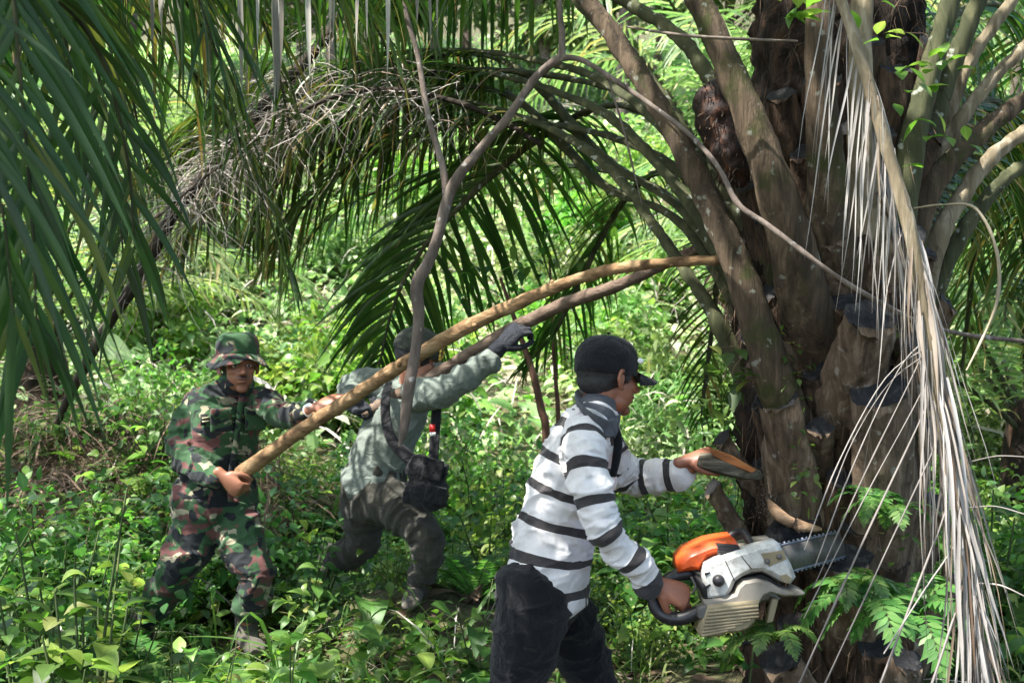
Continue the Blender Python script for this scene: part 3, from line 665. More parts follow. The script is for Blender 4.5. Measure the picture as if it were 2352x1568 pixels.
    for k in range(5):
        for a_ in range(n):
            th = 2*math.pi*a_/n; q = k/4; wv = .009*math.sin(3*th+1)*q+.006*math.sin(7*th)*q
            V.append(H.w(-.016+(.107+.036*q)*math.cos(th), (.093+.040*q)*math.sin(th), .052-.036*q**1.2+wv-.016*q*abs(math.sin(th))))
    for k in range(5):
        V += [x-H.u*.004 for x in V[(4-k)*n:(5-k)*n]]
    V = np.array(V); K = 10; i = np.arange(K-1)[:, None]*n; aa = np.arange(n)[None]; mb.add(V, np.stack([i+aa, i+n+aa, i+n+(aa+1) % n, i+(aa+1) % n], -1).reshape(-1, 4)); mb.build('brim', M['camo'], c)
    mb = MB(); wp = P(716, 940, 4.72); dx = nz(P(724, 935, 4.71)-P(712, 942, 4.73)); loft(mb, [wp-dx*.008, wp+dx*.008], .036, n=18, sub=2, cap=True); mb.build('wristband', M['white'], t)
    shoe('boot', P(566, 1462, 4.97), P(592, 1496, 4.80), M['boot_cloth'], t, .13, .052); shoe('boot', P(326, 1462, 5.06), P(318, 1500, 4.92), M['boot_black'], t, .12, .052)

def officer():
    base = P(880, 1385, 5.1); base[2] = hgt(base[0], 5.1)
    t = thing('person', base, 'man in grey-green shirt and olive cap pushing the dark pole with black gloves', 'person')
    H = Head(P(960, 824, 5.02), (.86, .22, -.30), size=1.02)
    f = nz((.9, .42, 0)); sd = nz(np.cross(Z, f))
    torso = [(856, 1106, 5.1, 92, 74), (868, 1060, 5.1, 82, 66), (890, 1005, 5.1, 82, 60), (914, 955, 5.1, 86, 60), (932, 912, 5.1, 80, 52), (942, 886, 5.08, 50, 36), (948, 868, 5.05, 28, 27)]
    mb = MB(); pt, rt = limb(mb, torso, sd, 22)
    na = [(952, 908, 4.93, 36), (992, 904, 4.84, 38), (1035, 888, 4.80, 34), (1072, 866, 4.80, 31), (1118, 832, 4.83, 31)]
    fa = [(888, 892, 5.27, 36), (852, 880, 5.33, 36), (812, 892, 5.32, 33), (806, 918, 5.24, 28)]
    p1, r1 = limb(mb, na); p2, r2 = limb(mb, fa)
    skinned('shirt', mb, M['shirt_green'], t, .0075, 3, [(pt, .14, 0), (p1, .06, .3), (p2, .06, .7)], .010, .9, seed=21.)
    mb = MB(); limb(mb, [(866, 1085, 5.1, 82, 66), (858, 1120, 5.1, 86, 72), (862, 1152, 5.1, 78, 64)], sd, 20)
    a = limb(mb, [(880, 1140, 5.0, 54), (930, 1184, 4.92, 47), (976, 1228, 4.86, 38), (982, 1272, 4.88, 35), (970, 1312, 4.92, 29), (956, 1352, 4.96, 24)])
    b = limb(mb, [(842, 1140, 5.2, 58), (836, 1200, 5.22, 48), (830, 1250, 5.25, 38), (790, 1275, 5.35, 32), (752, 1285, 5.45, 26)])
    skinned('trousers', mb, M['khaki'], t, .0085, 3, [(a[0], .1, 0), (b[0], .1, .5)], .013, .9, seed=31.)
    mb = MB(); H.shape(mb); p, r, rb = secs(torso); loft(mb, [p[-2], P(946, 866, 5.04), H.w(-.02, 0, -.04)], .058); loft(mb, p[:5], r[:5]*.6, rb[:5]*.5, sd)
    loft(mb, np.vstack([p1, P(1140, 803, 4.84)]), np.append(r1*.55, .034)); loft(mb, np.vstack([p2, P(812, 925, 5.2)]), np.append(r2*.55, .028))
    loft(mb, np.vstack([p[:1], a[0]]), .045); loft(mb, np.vstack([p[:1], b[0]]), .04)
    skinned('body', mb, M['skin_officer'], t, .0055, 3, post=lambda v, n, ti: H.post(v, n, ti, .2, .1)); H.eyes(t)
    mb = MB(); loft(mb, [P(1139, 806, 4.84), P(1150, 794, 4.84)], [.040, .036], n=16); hand(mb, P(1148, 796, 4.84), (.62, -.05, .62), (.45, .78, -.35), [(45, 62, 40)]*4, (.5, .5), 1.22, flip=-1); skinned('glove', mb, M['glove'], t, .0055, 2)
    mb = MB(); loft(mb, [P(806, 916, 5.22), P(822, 934, 5.15)], [.045, .045], n=16); hand(mb, P(818, 932, 5.16), (.75, -.5, -.35), (.2, -.6, .75), [(50, 65, 40)]*4, (.5, .5), 1.3, flip=1); skinned('glove', mb, M['glove'], t, .0055, 2)
    mb = MB(); ell(mb, H.w(-.020, 0, .018), np.array([.099, .082, .080]), H.R, 20); mb.build('hair', M['hair'], t)
    c = dome(H, (-.012, 0, .044), (.114, .096, .100), .0, mat=M['cap_olive'], parent=t, name='cap', flat=2.1)
    brim(H, .100, .026, .082, .082, .030, M['brim_olive'], c)
    for k in range(14):                                   # yellow leaf-wreath on the crown front, as embroidery
        pass
    mb = MB()
    for sgn in (-1, 1):
        for k in range(7):
            a_ = -2.5+k*.62; y0 = -.018+sgn*0
            ang = -.55+sgn*.16*math.cos(a_); zz = .062+.045*math.sin(a_)*.8
            u_ = math.sqrt(max(.02, 1-((zz-.044)/.100)**2)); cc = H.w(-.012+.117*u_*math.cos(ang), .099*u_*math.sin(ang), zz)
            ell(mb, cc, (.006, .010, .010), H.R, 8)
    mb.build('cap_emblem', M['gold'], c)
    shoe('boot', P(958, 1352, 4.97), P(938, 1392, 4.80), M['boot_cloth'], t, .06, .045); shoe('boot', P(752, 1285, 5.46), P(742, 1320, 5.36), M['boot_cloth'], t, .05, .045)
    # bag hangs from him: its own thing
    bt = thing('shoulder_bag', P(978, 1175, 4.75), 'black two-pocket shoulder bag hanging at the hip of the man in the grey-green shirt', 'bag')
    mb = MB(); RB = np.column_stack([nz((1, 0, -.25)), V3(0, 1, 0), nz((.25, 0, 1))]); box(mb, P(978, 1108, 4.75), (.155, .09, .20), RB); ell(mb, P(985, 1130, 4.73), (.088, .06, .088), None, 24); ell(mb, P(972, 1085, 4.74), (.075, .058, .075), None, 20)
    skinned('pouch', mb, M['bag_black'], bt, .006, 8, [(PP([(975, 1060, 4.7), (985, 1160, 4.7)]), .1, 0)], .007, 1.6)
    mb = MB(); box(mb, P(994, 1082, 4.69), (.085, .045, .07), RB); box(mb, P(1000, 1135, 4.685), (.088, .05, .075), RB); box(mb, P(995, 1060, 4.675), (.095, .012, .03), RB); skinned('front_pocket', mb, M['bag_black'], bt, .005, 5)
    mb = MB(); loft(mb, PP([(893, 878, 5.02), (886, 910, 4.86), (886, 960, 4.80), (898, 1005, 4.78), (925, 1038, 4.74), (955, 1062, 4.73)]), [.018, .022, .022, .024, .028, .028], .004, (1, 0, .3), 8); mb.build('strap', M['bag_black'], bt)
    mb = MB(); loft(mb, PP([(1004, 915, 4.86), (1000, 980, 4.84), (995, 1060, 4.76)]), .022, .005, (1, 0, 0), 8); s2 = mb.build('strap', M['bag_black'], bt)
    mb = MB(); box(mb, P(993, 983, 4.82), (.026, .004, .034), None); mb.build('ribbon', M['red'], s2); mb = MB(); box(mb, P(994, 997, 4.82), (.026, .0045, .018), None); mb.build('ribbon_end', M['white'], s2)
front_man(); soldier(); officer()
# ------------------------------------------------------------------ chainsaw
def z6(l): return [((1600+a/3.672)*.91875, (1280+b/3.672)*.91875) for a, b in l]
def chainsaw():
    d = 3.20
    t = thing('chainsaw', P(1690, 1464, 3.24), 'chainsaw with orange top cover, worn white side cover and bar cutting into the palm trunk', 'chainsaw')
    mb = MB(); prism(mb, z6([(590, 500), (760, 420), (1120, 310), (1260, 290), (1420, 600), (1360, 640), (900, 640), (1300, 800), (1220, 820), (620, 900), (600, 800)]), 3.235, 3.40, 0, .01); mb.build('engine_block', M['saw_grey'], t)
    mb = MB(); prism(mb, z6([(355, 560), (365, 450), (440, 370), (640, 288), (780, 262), (878, 250), (935, 345), (740, 400), (640, 420), (560, 545), (470, 545)]), 3.21, 3.36, 0, .016); c = mb.build('orange_cover', M['saw_orange'], t)
    mb = MB(); prism(mb, z6([(705, 292), (880, 300), (930, 345), (745, 402)]), 3.200, 3.24, 0, .003); f = mb.build('air_filter', M['black'], t)
    mb = MB()
    for k in range(6): loft(mb, [P(*z6([(712, 300+k*16)])[0], 3.198), P(*z6([(900+k*5, 306+k*8)])[0], 3.198)], .002, n=6, sub=2)
    mb.build('filter_ribs', M['rubber'], f)
    mb = MB(); prism(mb, z6([(575, 600), (600, 480), (700, 430), (900, 360), (1110, 300), (1245, 265), (1280, 285), (1395, 480), (1440, 600), (1390, 668), (1320, 650), (1220, 590), (1130, 548), (1030, 555), (940, 600), (880, 645), (850, 720), (800, 790), (620, 805), (600, 740)]), 3.175, 3.245, 0, .014)
    wv = mb.build('side_cover', M['saw_white'], t)
    def detail(name, mat, poly, a, b, bev=.002, par=wv): m_ = MB(); prism(m_, z6(poly), a, b, 0, bev); return m_.build(name, mat, par)
    detail('recess', M['saw_tan'], [(1110, 380), (1320, 345), (1350, 430), (1190, 500), (1160, 470)], 3.1725, 3.18)
    for (x, y, r) in ((1165, 448, .0085), (1275, 405, .0085)):
        m_ = MB(); c0 = P(*z6([(x, y)])[0], 3.172); loft(m_, [c0+V3(0, .004, 0), c0-V3(0, .006, 0)], r, n=6, sub=1); m_.build('nut', M['steel'], wv)
        m_ = MB(); loft(m_, [c0-V3(0, .004, 0), c0-V3(0, .0075, 0)], r*.5, n=10, sub=1); m_.build('stud', M['black'], wv)
    m_ = MB(); c0 = P(*z6([(720, 625)])[0], 3.173); loft(m_, [c0+V3(0, .01, 0), c0-V3(0, .006, 0)], .0175, n=24, sub=1); cp = m_.build('filler_cap', M['rubber'], wv)
    m_ = MB(); loft(m_, [c0-V3(0, .004, 0), c0-V3(0, .009, 0)], .011, n=8, sub=1); m_.build('cap_grip', M['black'], cp)
    detail('panel_line', M['black'], [(768, 420), (776, 418), (872, 625), (864, 628)], 3.1738, 3.18, .0005); detail('panel_line', M['black'], [(925, 400), (933, 398), (1030, 520), (1022, 524)], 3.1738, 3.18, .0005)
    detail('vent_slot', M['black'], [(595, 560), (640, 545), (645, 560), (598, 580)], 3.173, 3.18, .0006); detail('vent_slot', M['black'], [(590, 690), (645, 655), (650, 670), (600, 712)], 3.173, 3.18, .0006)
    detail('rust_patch', M['saw_tan'], [(1280, 580), (1340, 565), (1390, 600), (1380, 650), (1320, 645)], 3.1735, 3.18, .001)
    # rear guard, skid plate and starter cover
    detail('muffler', M['black'], [(900, 620), (960, 590), (1120, 560), (1210, 600), (1310, 680), (1280, 720), (1160, 690), (960, 690)], 3.215, 3.26, .004, t)
    detail('lower_frame', M['saw_grey'], [(590, 815), (780, 790), (880, 755), (905, 690), (960, 640), (1080, 620), (1200, 650), (1300, 710), (1400, 730), (1440, 700), (1520, 738), (1515, 762), (1440, 775), (1320, 775), (1200, 740), (1140, 770), (1105, 830), (640, 900), (600, 870)], 3.165, 3.24, .006, t)
    gr = detail('starter_cover', M['saw_tan'], [(615, 860), (1105, 810), (1085, 900), (1060, 1010), (1000, 1075), (910, 1108), (790, 1110), (760, 1140), (560, 1150), (535, 1110)], 3.150, 3.24, .008, t)
    for k in range(8):
        y0 = 895+k*32; m_ = MB(); xr = 1080-max(0, k-3)*70; a0 = P(*z6([(640-k*10, y0+12)])[0], 3.149); b0 = P(*z6([(xr, y0-35)])[0], 3.149); loft(m_, [a0, b0], .0042, n=8, sub=2); m_.build('cooling_rib', M['saw_tan'], gr)
    m_ = MB()
    for k in range(5): xa = 690+k*80; loft(m_, [P(*z6([(xa, 885-k*6)])[0], 3.1495), P(*z6([(xa-40, 1100-k*25)])[0], 3.1495)], .0020, n=6, sub=2)
    m_.build('rib_ties', M['saw_grey'], gr)
    detail('strut', M['saw_tan'], [(1215, 790), (1275, 800), (1225, 1010), (1160, 1020)], 3.20, 3.23, .004, t)
    detail('bracket', M['steel'], [(530, 880), (600, 850), (650, 860), (640, 940), (560, 990), (520, 960)], 3.155, 3.20, .005, t)
    m_ = MB(); loft(m_, PP([(1645, 1340, 3.27), (1595, 1318, 3.26), (1548, 1322, 3.25), (1518, 1345, 3.24), (1503, 1372, 3.23), (1509, 1400, 3.22), (1535, 1418, 3.205), (1570, 1418, 3.195), (1612, 1400, 3.19)]), [.018, .020, .018, .0185, .0195, .0195, .0195, .0195, .018], n=18, sub=6, wob=.0012); m_.build('rear_handle', M['rubber'], t)
    m_ = MB(); loft(m_, PP([(1600, 1326, 3.22), (1618, 1345, 3.2), (1628, 1372, 3.2)]), [.012, .018, .016], n=12); loft(m_, PP([(1585, 1300, 3.25), (1605, 1318, 3.22), (1625, 1322, 3.21)]), .010, n=10); m_.build('linkage', M['black'], t)
    m_ = MB(); loft(m_, PP([(1588, 1325, 3.22), (1598, 1345, 3.215), (1590, 1362, 3.215)]), [.004, .005, .003], n=8); m_.build('trigger', M['steel'], t)
    m_ = MB(); loft(m_, PP([(1668, 1236, 3.36), (1688, 1224, 3.36), (1706, 1221, 3.34), (1718, 1238, 3.31), (1728, 1258, 3.28)]), [.011, .012, .012, .012, .011], n=14, sub=6); m_.build('front_handle', M['rubber'], t)
    # guide bar and chain: run into the trunk
    a = P(1800, 1283, 3.215); b = P(2000, 1232, 3.86); ax = nz(b-a); s_ = nz(np.cross(ax, nz(np.cross(ax, V3(0, .6, 1))))); hw = .036
    up = nz(P(1812, 1256, 3.22)-P(1828, 1308, 3.21)); up = nz(up-ax*np.dot(up, ax)); nn = np.cross(ax, up)
    L = np.linalg.norm(b-a); m_ = MB(); K = 14; V = []
    for sg in (-1, 1):
        for k in range(K+1):
            t_ = k/K; h = hw*(1 if t_ < .8 else math.sqrt(max(.02, 1-((t_-.8)/.2)**2)))
            V += [a+ax*L*t_+up*h+nn*sg*.0028, a+ax*L*t_-up*h+nn*sg*.0028]
    V = np.array(V); o_ = (K+1)*2; fs = []
    for k in range(K):
        p = k*2; fs += [(p, p+1, p+3, p+2), (o_+p, o_+p+2, o_+p+3, o_+p+1), (p, p+2, o_+p+2, o_+p), (p+1, o_+p+1, o_+p+3, p+3)]
    m_.add(V, fs); gb = m_.build('guide_bar', M['steel'], t)
    R_ = np.column_stack([ax, nn, up])
    for sg in (-1, 1):
        m_ = MB(); loft(m_, [a+up*sg*(hw+.002), a+ax*L*.9+up*sg*(hw+.002)], .0028, n=6, sub=2)
        for k in range(60):
            t_ = k/60*.9; box(m_, a+ax*L*t_+up*sg*(hw+.004), (.0075, .006, .007), R_)
            if k % 3 == 0: box(m_, a+ax*L*t_+up*sg*(hw+.009), (.005, .007, .006), R_)
        m_.build('saw_chain', M['chain'], gb)
chainsaw()

# slab held against the trunk
t = thing('wood_slab', P(1680, 1090, 3.66), 'split wooden slab with an orange cut edge pushed into the trunk by the man in the striped shirt', 'wood slab')
mb = MB(); pts = PP([(1606, 1052, 3.66), (1640, 1060, 3.65), (1690, 1074, 3.66), (1735, 1086, 3.70)])
sec8 = [(-1, -.55), (-.6, -1), (.6, -.9), (1, -.4), (1, .5), (.5, .95), (-.5, 1), (-1, .5)]
loft(mb, pts, [.055, .06, .055, .04], [.022, .032, .028, .014], (0, 1, .12), section=sec8, wob=.003, cap=True); sb = mb.build('slab_body', M['wood_grey'], t, smooth=False)
mb = MB(); prism(mb, [(1634, 1030), (1690, 1050), (1738, 1078), (1728, 1086), (1680, 1068), (1640, 1048)], 3.592, 3.70, 0, .003); mb.build('cut_face', M['wood_orange'], t)

# two pushing poles
def pole(name, l, rpx, mat, label, seed, knots=6):
    t = thing(name, P(*l[0]), label, 'pole', 'poles pushing the palm')
    p = PP(l); r = np.array(rpx)/2*np.array([x[2] for x in l])/F
    mb = MB(); loft(mb, p, r, n=20, sub=16, wob=.0055, seed=seed); 
    pth = catmull(p, 12); rs = np.random.default_rng(seed)
    for k in range(knots):
        i = rs.integers(6, len(pth)-6); d = nz(pth[i+1]-pth[i-1]); s = nz(np.cross(d, rs.normal(0, 1, 3))); rr = float(np.interp(i/len(pth), np.linspace(0, 1, len(r)), r))
        loft(mb, [pth[i], pth[i]+(s+d*.25)*(rr*1.12)], [rr*.55, rr*.34], n=8)
    mb.build('shaft', mat, t); return t
pole('pole', [(556, 1086, 4.80), (620, 1040, 4.74), (700, 983, 4.66), (790, 925, 4.58), (870, 872, 4.50), (960, 815, 4.42), (1050, 762, 4.36), (1180, 700, 4.26), (1300, 650, 4.18), (1400, 620, 4.10), (1520, 604, 4.0), (1660, 597, 3.92)], [36, 34, 33, 33, 33, 33, 33, 31, 28, 26, 24, 22], M['pole_yellow'], 'long pale yellow-brown peeled pole held by the soldier, its far end against the palm', 4, 9)
pole('pole', [(845, 948, 5.08), (900, 915, 5.0), (1010, 855, 4.96), (1100, 800, 4.93), (1190, 748, 4.90), (1300, 697, 4.8), (1420, 655, 4.65), (1540, 600, 4.5), (1600, 575, 4.42), (1660, 540, 4.3)], [30, 30, 31, 31, 32, 31, 29, 27, 27, 26], M['pole_grey'], 'dark grey-brown pole gripped by the black glove, below and behind the paler one', 9, 4)

# forked hanging branch
t = thing('hanging_branch', P(925, 1015, 3.8), 'forked grey-brown branch hanging down in front of the pale pole with a cut lower end', 'branch')
def br(name, l, r, par, mat='branch', seed=1):
    mb = MB(); p = PP(l); rr = np.array(r)/2*np.array([x[2] for x in l])/F; loft(mb, p, rr, n=12, sub=8, wob=.0018, seed=seed)
    return mb.build(name, M[mat], par)
m1 = br('main_stem', [(918, 1024, 3.8), (928, 980, 3.8), (938, 900, 3.8), (955, 800, 3.8), (962, 725, 3.8), (958, 655, 3.8), (985, 600, 3.8), (1005, 545, 3.8), (1026, 465, 3.8), (1050, 410, 3.78), (1110, 335, 3.76), (1170, 265, 3.72), (1225, 185, 3.70), (1262, 150, 3.68), (1290, 132, 3.66)], [6, 22, 27, 24, 27, 30, 26, 25, 26, 25, 21, 20, 19, 19, 20], t)
br('side_branch', [(1026, 470, 3.8), (1020, 400, 3.82), (1008, 350, 3.84), (982, 260, 3.88), (960, 130, 3.9), (935, 40, 3.9), (925, -40, 3.9)], [18, 17, 15, 14, 13, 12, 11], t)
br('side_branch', [(1290, 134, 3.66), (1291, 80, 3.66), (1286, 30, 3.66), (1283, -40, 3.66)], [18, 15, 14, 13], t)
br('side_branch', [(1286, 132, 3.66), (1340, 140, 3.62), (1420, 190, 3.56), (1500, 245, 3.46), (1590, 315, 3.36), (1650, 385, 3.28), (1695, 468, 3.20), (1760, 515, 3.16), (1860, 590, 3.10), (1930, 640, 3.1), (2000, 682, 3.12), (2100, 735, 3.2), (2200, 765, 3.3), (2360, 785, 3.4)], [14, 12, 12, 12, 12, 12, 14, 13, 12, 11, 11, 10, 10, 11], t)
br('twig', [(1395, 175, 3.6), (1430, 290, 3.6), (1455, 390, 3.6), (1475, 470, 3.6)], [5, 5, 4, 2], t)
t = thing('twig', P(1830, 95, 3.35), 'thin straight twig lying across the frond stalks near the top of the trunk', 'twig'); br('stem', [(1440, 62, 3.7), (1560, 80, 3.42), (1700, 90, 3.36), (1830, 95, 3.40)], [5, 7, 7, 6], t)

# slim red-brown saplings behind the men
for l, r, lab in (([(1255, 1020, 5.6), (1243, 940, 5.6), (1225, 860, 5.6), (1205, 800, 5.6), (1188, 750, 5.6), (1150, 640, 5.6)], [19, 18, 16, 14, 12, 8], 'red-brown leaning sapling stem between the gloved hand and the black cap'),
                  ([(1283, 1000, 5.8), (1277, 880, 5.8), (1270, 780, 5.8), (1268, 700, 5.8), (1262, 600, 5.8)], [11, 10, 9, 8, 5], 'thin upright red-brown sapling just left of the black cap')):
    b0 = P(*l[0]); b0[2] = float(hgt(b0[0], b0[1])); t = thing('sapling', b0, lab, 'sapling')
    mb = MB(); p = np.vstack([b0, PP(l)]); rr = np.array([r[0]]+r)/2*l[0][2]/F; loft(mb, p, rr, n=10, sub=6, wob=.0015); mb.build('stem', M['twig_red'], t)
    mb = MB(); q = PP(l)[-1]; bb = q+RG.normal(0, .12, (26, 3)); leaves(mb, bb, RG.normal(0, 1, (26, 3))+[0, 0, -.2], Z, RG.uniform(.06, .12, 26), .02, .8, 'ovate'); mb.build('crown', M['herb'], t)
M['boot_old'] = barkmat('boot_old', (.008, .006, .004), (.065, .040, .025), (.18, .11, .068), 30, (1, 1, .2), moss=(.03, .035, .01), mossamt=.4, bump=1., bdist=.02)
# ------------------------------------------------------------------ oil palm
def pxpath(l):
    """rows (px, py[, d], width_px); missing depths are interpolated"""
    return PP([r[:3] for r in l]), np.array([r[3]*r[2]/F/2*(.84 if r[3] > 30 else 1) for r in l])
TC = [(1900, 1900, 3.98, 215), (1902, 1600, 3.98, 195), (1902, 1400, 3.98, 180), (1900, 1200, 3.98, 185), (1895, 1000, 3.98, 198), (1892, 750, 3.98, 205), (1905, 500, 3.98, 200), (1915, 250, 3.98, 195), (1925, 0, 3.98, 185), (1930, -250, 3.98, 150)]
palm = thing('oil_palm', (P(1885, 1900, 3.98)[0], 3.98, 0.0), 'big old oil palm with stubby leaf bases and arching fronds, being cut at its base', 'palm tree')
tp = np.array([P(*r[:3]) for r in TC]); tr = np.array([r[3]*3.98/F for r in TC])
mb = MB(); loft(mb, tp, tr*.96, n=90, sub=18, wob=.05, cap=True, ns=(1, 1, .5)); mb.build('trunk', M['core'], palm)
KEEL = [(-1, 0), (-.97, .22), (-.88, .42), (-.7, .62), (-.45, .80), (-.2, .93), (0, 1.0), (.2, .93), (.45, .80), (.7, .62), (.88, .42), (.97, .22), (1, 0), (.85, -.22), (.5, -.42), (0, -.5), (-.5, -.42), (-.85, -.22)]
def tsurf(py):
    ys = [r[1] for r in TC][::-1]; xs = [r[0] for r in TC][::-1]; rs = [r[3] for r in TC][::-1]
    return np.interp(py, ys, xs), np.interp(py, ys, rs)
def boot(pb, pt, wb, wt, out=(.02, .12), emb=.07, ang=None, seed=0, cut=.9, parent=palm, mat='boot'):
    """leaf base: from (px, py) on the trunk to its cut top; widths in px"""
    K = 5; ctr = []; A = []; B = []; S = []
    for k in range(K):
        t = k/(K-1); x = pb[0]+(pt[0]-pb[0])*t; y = pb[1]+(pt[1]-pb[1])*t; cx, cr = tsurf(y)
        if ang is None: s_ = np.clip((x-cx)/cr, -.97, .97); th = math.asin(s_)
        else: th = ang
        o = V3(math.sin(th), -math.cos(th), 0); r = cr*3.98/F+(out[0]-emb)+(out[1]-out[0]+emb)*t**.9
        c = P(cx, y, 3.98); c = V3(c[0], 3.98, c[2])+o*r
        ctr.append(c); A.append((wb+(wt-wb)*t**.8)/2*4.1/F); B.append((.055+.0*t)*(wb+(wt-wb)*t)/110); S.append(np.cross(o, Z))
    mb = MB(); Sx = catmull(np.array(S), 9)
    loft(mb, ctr, A, np.array(B)*1.1, Sx, section=KEEL, sub=9, cap=False, wob=.016, seed=seed*3.7, ns=(1.3, 1.3, .3))
    v = mb.v[-1]; n = len(KEEL); ring = v[-n:]; cen = ring.mean(0); o = nz(np.cross(Z, S[-1])); 
    outw = (ring-cen)@(-o if np.dot(-o, ctr[-1]-V3(tp[0][0], 3.98, ctr[-1][2])) > 0 else o)
    ring[:, 2] -= outw*cut*1.2; ring[:, 2] += (RG.random(n)-.5)*.022
    cen = ring.mean(0)-Z*.012; k = np.arange(n); mb.add(np.vstack([ring, cen]), np.column_stack([k, (k+1) % n, np.full(n, n)]), None, 1)
    return mb.build('leaf_base', [M[mat], M['boot_cut']], parent)
BOOTS = [((1795, 1215), (1780, 905), 150, 84, (.03, .09)), ((1885, 960), (1895, 735), 170, 108, (.03, .12)), ((1985, 1330), (1915, 890), 190, 120, (.02, .09)),
         ((1720, 1120), (1690, 1000), 90, 60, (.02, .05)), ((1770, 850), (1745, 765), 120, 80, (.03, .08)), ((1985, 1000), (1985, 800), 150, 90, (.02, .08)),
         ((1905, 1420), (1880, 1240), 170, 100, (.02, .05)), ((2030, 1320), (2035, 1130), 120, 80, (.02, .06)), ((1700, 1330), (1670, 1110), 110, 60, (.0, .10)),
         ((1840, 700), (1850, 560), 120, 80, (.02, .08)), ((1960, 690), (1970, 560), 130, 80, (.02, .08)), ((2050, 860), (2060, 700), 110, 70, (.02, .06)),
         ((2035, 1560), (2065, 1290), 120, 90, (.02, .08)), ((1840, 1700), (1800, 1440), 150, 90, (.05, .16)), ((1950, 1640), (1975, 1450), 140, 80, (.02, .06)),
         ((1815, 1040), (1835, 960), 100, 60, (.02, .06)), ((2050, 1090), (2080, 940), 100, 70, (.02, .06)), ((1930, 560), (1935, 470), 120, 80, (.02, .07)), ((1745, 1500), (1735, 1330), 100, 60, (.02, .08))]
for i, b in enumerate(BOOTS): boot(b[0], b[1], b[2], b[3], (b[4][0], b[4][1]+.04), seed=i)
for i in range(44):                                       # older, flatter leaf bases between them
    y = 1620-i*30+RG.uniform(-15, 15); cx, cr = tsurf(y); x = cx+cr*(((i*.618) % 1)*1.8-.9); h_ = RG.uniform(150, 230); w_ = RG.uniform(95, 140)
    boot((x, y), (x+RG.uniform(-18, 18), y-h_), w_, w_*.62, (.0, .045), seed=100+i, cut=RG.uniform(.5, 1.1), mat='boot_old')
for i in range(15):                                       # round the far side
    a = 1.75+i*.62*2.4 % 2.8; y = 1450-i*85; boot((1890, y), (1890, y-190), 120, 80, (.02, .1), ang=a, seed=40+i)
# cut wood in the notch
mb = MB(); loft(mb, PP([(1768, 1150, 3.60), (1790, 1182, 3.52), (1830, 1205, 3.50), (1885, 1214, 3.53)]), [.010, .034, .026, .008], [.006, .018, .014, .006], (1, 0, -.5), 8, wob=.004); mb.build('cut_wood', M['wood_raw'], palm)
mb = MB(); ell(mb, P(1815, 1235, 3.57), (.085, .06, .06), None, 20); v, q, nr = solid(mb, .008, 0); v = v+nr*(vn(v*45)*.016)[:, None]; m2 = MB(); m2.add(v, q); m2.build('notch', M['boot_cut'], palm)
mb = MB(); b0 = np.array([P(1765, 1150, 3.68)]).repeat(420, 0)+RG.normal(0, 1, (420, 3))*[.03, .008, .06]; leaves(mb, b0, RG.normal(0, 1, (420, 3)), Z, .004, .002, 0, 'quad'); tag(mb.build('sawdust', M['sawdust'], palm), kind='stuff')
# fibres in the gaps
N = 2600; th = RG.uniform(-2.0, 2.0, N); py = RG.uniform(-60, 1560, N); cx, cr = tsurf(py); dr = np.column_stack([np.sin(th), -np.cos(th), 0*th])
c0 = np.column_stack([(cx-1176)/F*3.98, np.full(N, 3.98), CZ-(py-784)/F*3.98])+dr*(cr*3.98/F+.015)[:, None]
mb = MB(); leaves(mb, c0, dr*.45+RG.normal(0, .6, (N, 3)), RG.normal(0, 1, (N, 3)), RG.uniform(.06, .22, N), .0012, 1.2, 'quad', 0, RG.random(N)); tag(mb.build('fibre', M['fibre'], palm), kind='stuff')
# fruit bunch
mb = MB(); ell(mb, P(1660, 265, 3.72), (.10, .10, .13), None, 24); ell(mb, P(1690, 340, 3.68), (.09, .09, .13), None, 20)
v, q, nr = solid(mb, .012, 1); v = v+nr*(vn(v*30)*.016)[:, None]; m2 = MB(); m2.add(v, q); fb = m2.build('fruit_bunch', M['fruit'], palm)
mb = MB(); i = RG.choice(len(v), 420); leaves(mb, v[i], nr[i]+RG.normal(0, .5, (420, 3)), Z, RG.uniform(.02, .05, 420), .003, .3, 'quad', 0, RG.random(420)*.8); tag(mb.build('spikes', M['fibre'], fb), kind='stuff')

def frond(l, mat, parent, lf=None, sec=True, seed=0, name='frond', flat=.75, lfmat='palm_leaf', side=None):
    p, r = pxpath(l); mb = MB()
    if parent is palm:
        x0 = l[0][0]; y0 = l[0][1]+130; cx, cr = tsurf(y0); s_ = float(np.clip((x0-cx)/cr, -.85, .85)); q = P(cx+s_*cr*.8, y0, 3.98); q[1] -= cr*3.98/F*.8*math.sqrt(1-s_*s_)*(1 if l[0][2] < 3.9 else -.3)
        p = np.vstack([q, p]); r = np.concatenate([[r[0]*1.15], r])
    if sec:
        sv = nz(np.cross(nz(p[-1]-p[0]), V3(0, -1, 0))) if side is None else side
        if side is None and abs(sv[2]) > .9: sv = V3(1, 0, 0)
        S = -sv if np.dot(np.cross(nz(p[1]-p[0]), sv), V3(0, 1, 0)) > 0 else sv
        loft(mb, p, r, r*flat, S, section=KEEL, sub=12, wob=.009, seed=seed*5.1, ns=(1.6, 1.6, .25))
    else: loft(mb, p, r, n=8, sub=6)
    o = mb.build(name, M[mat], parent)
    if lf:
        kw = dict(lf); n, L, W = kw.pop('n'), kw.pop('L'), kw.pop('W'); mb = MB(); frond_leaflets(mb, p, n, L, W, **kw); mb.build('leaflets', M[lfmat], o)
    return o
HG = dict(ang=55, k=1.9, jit=.10, prof='blade')
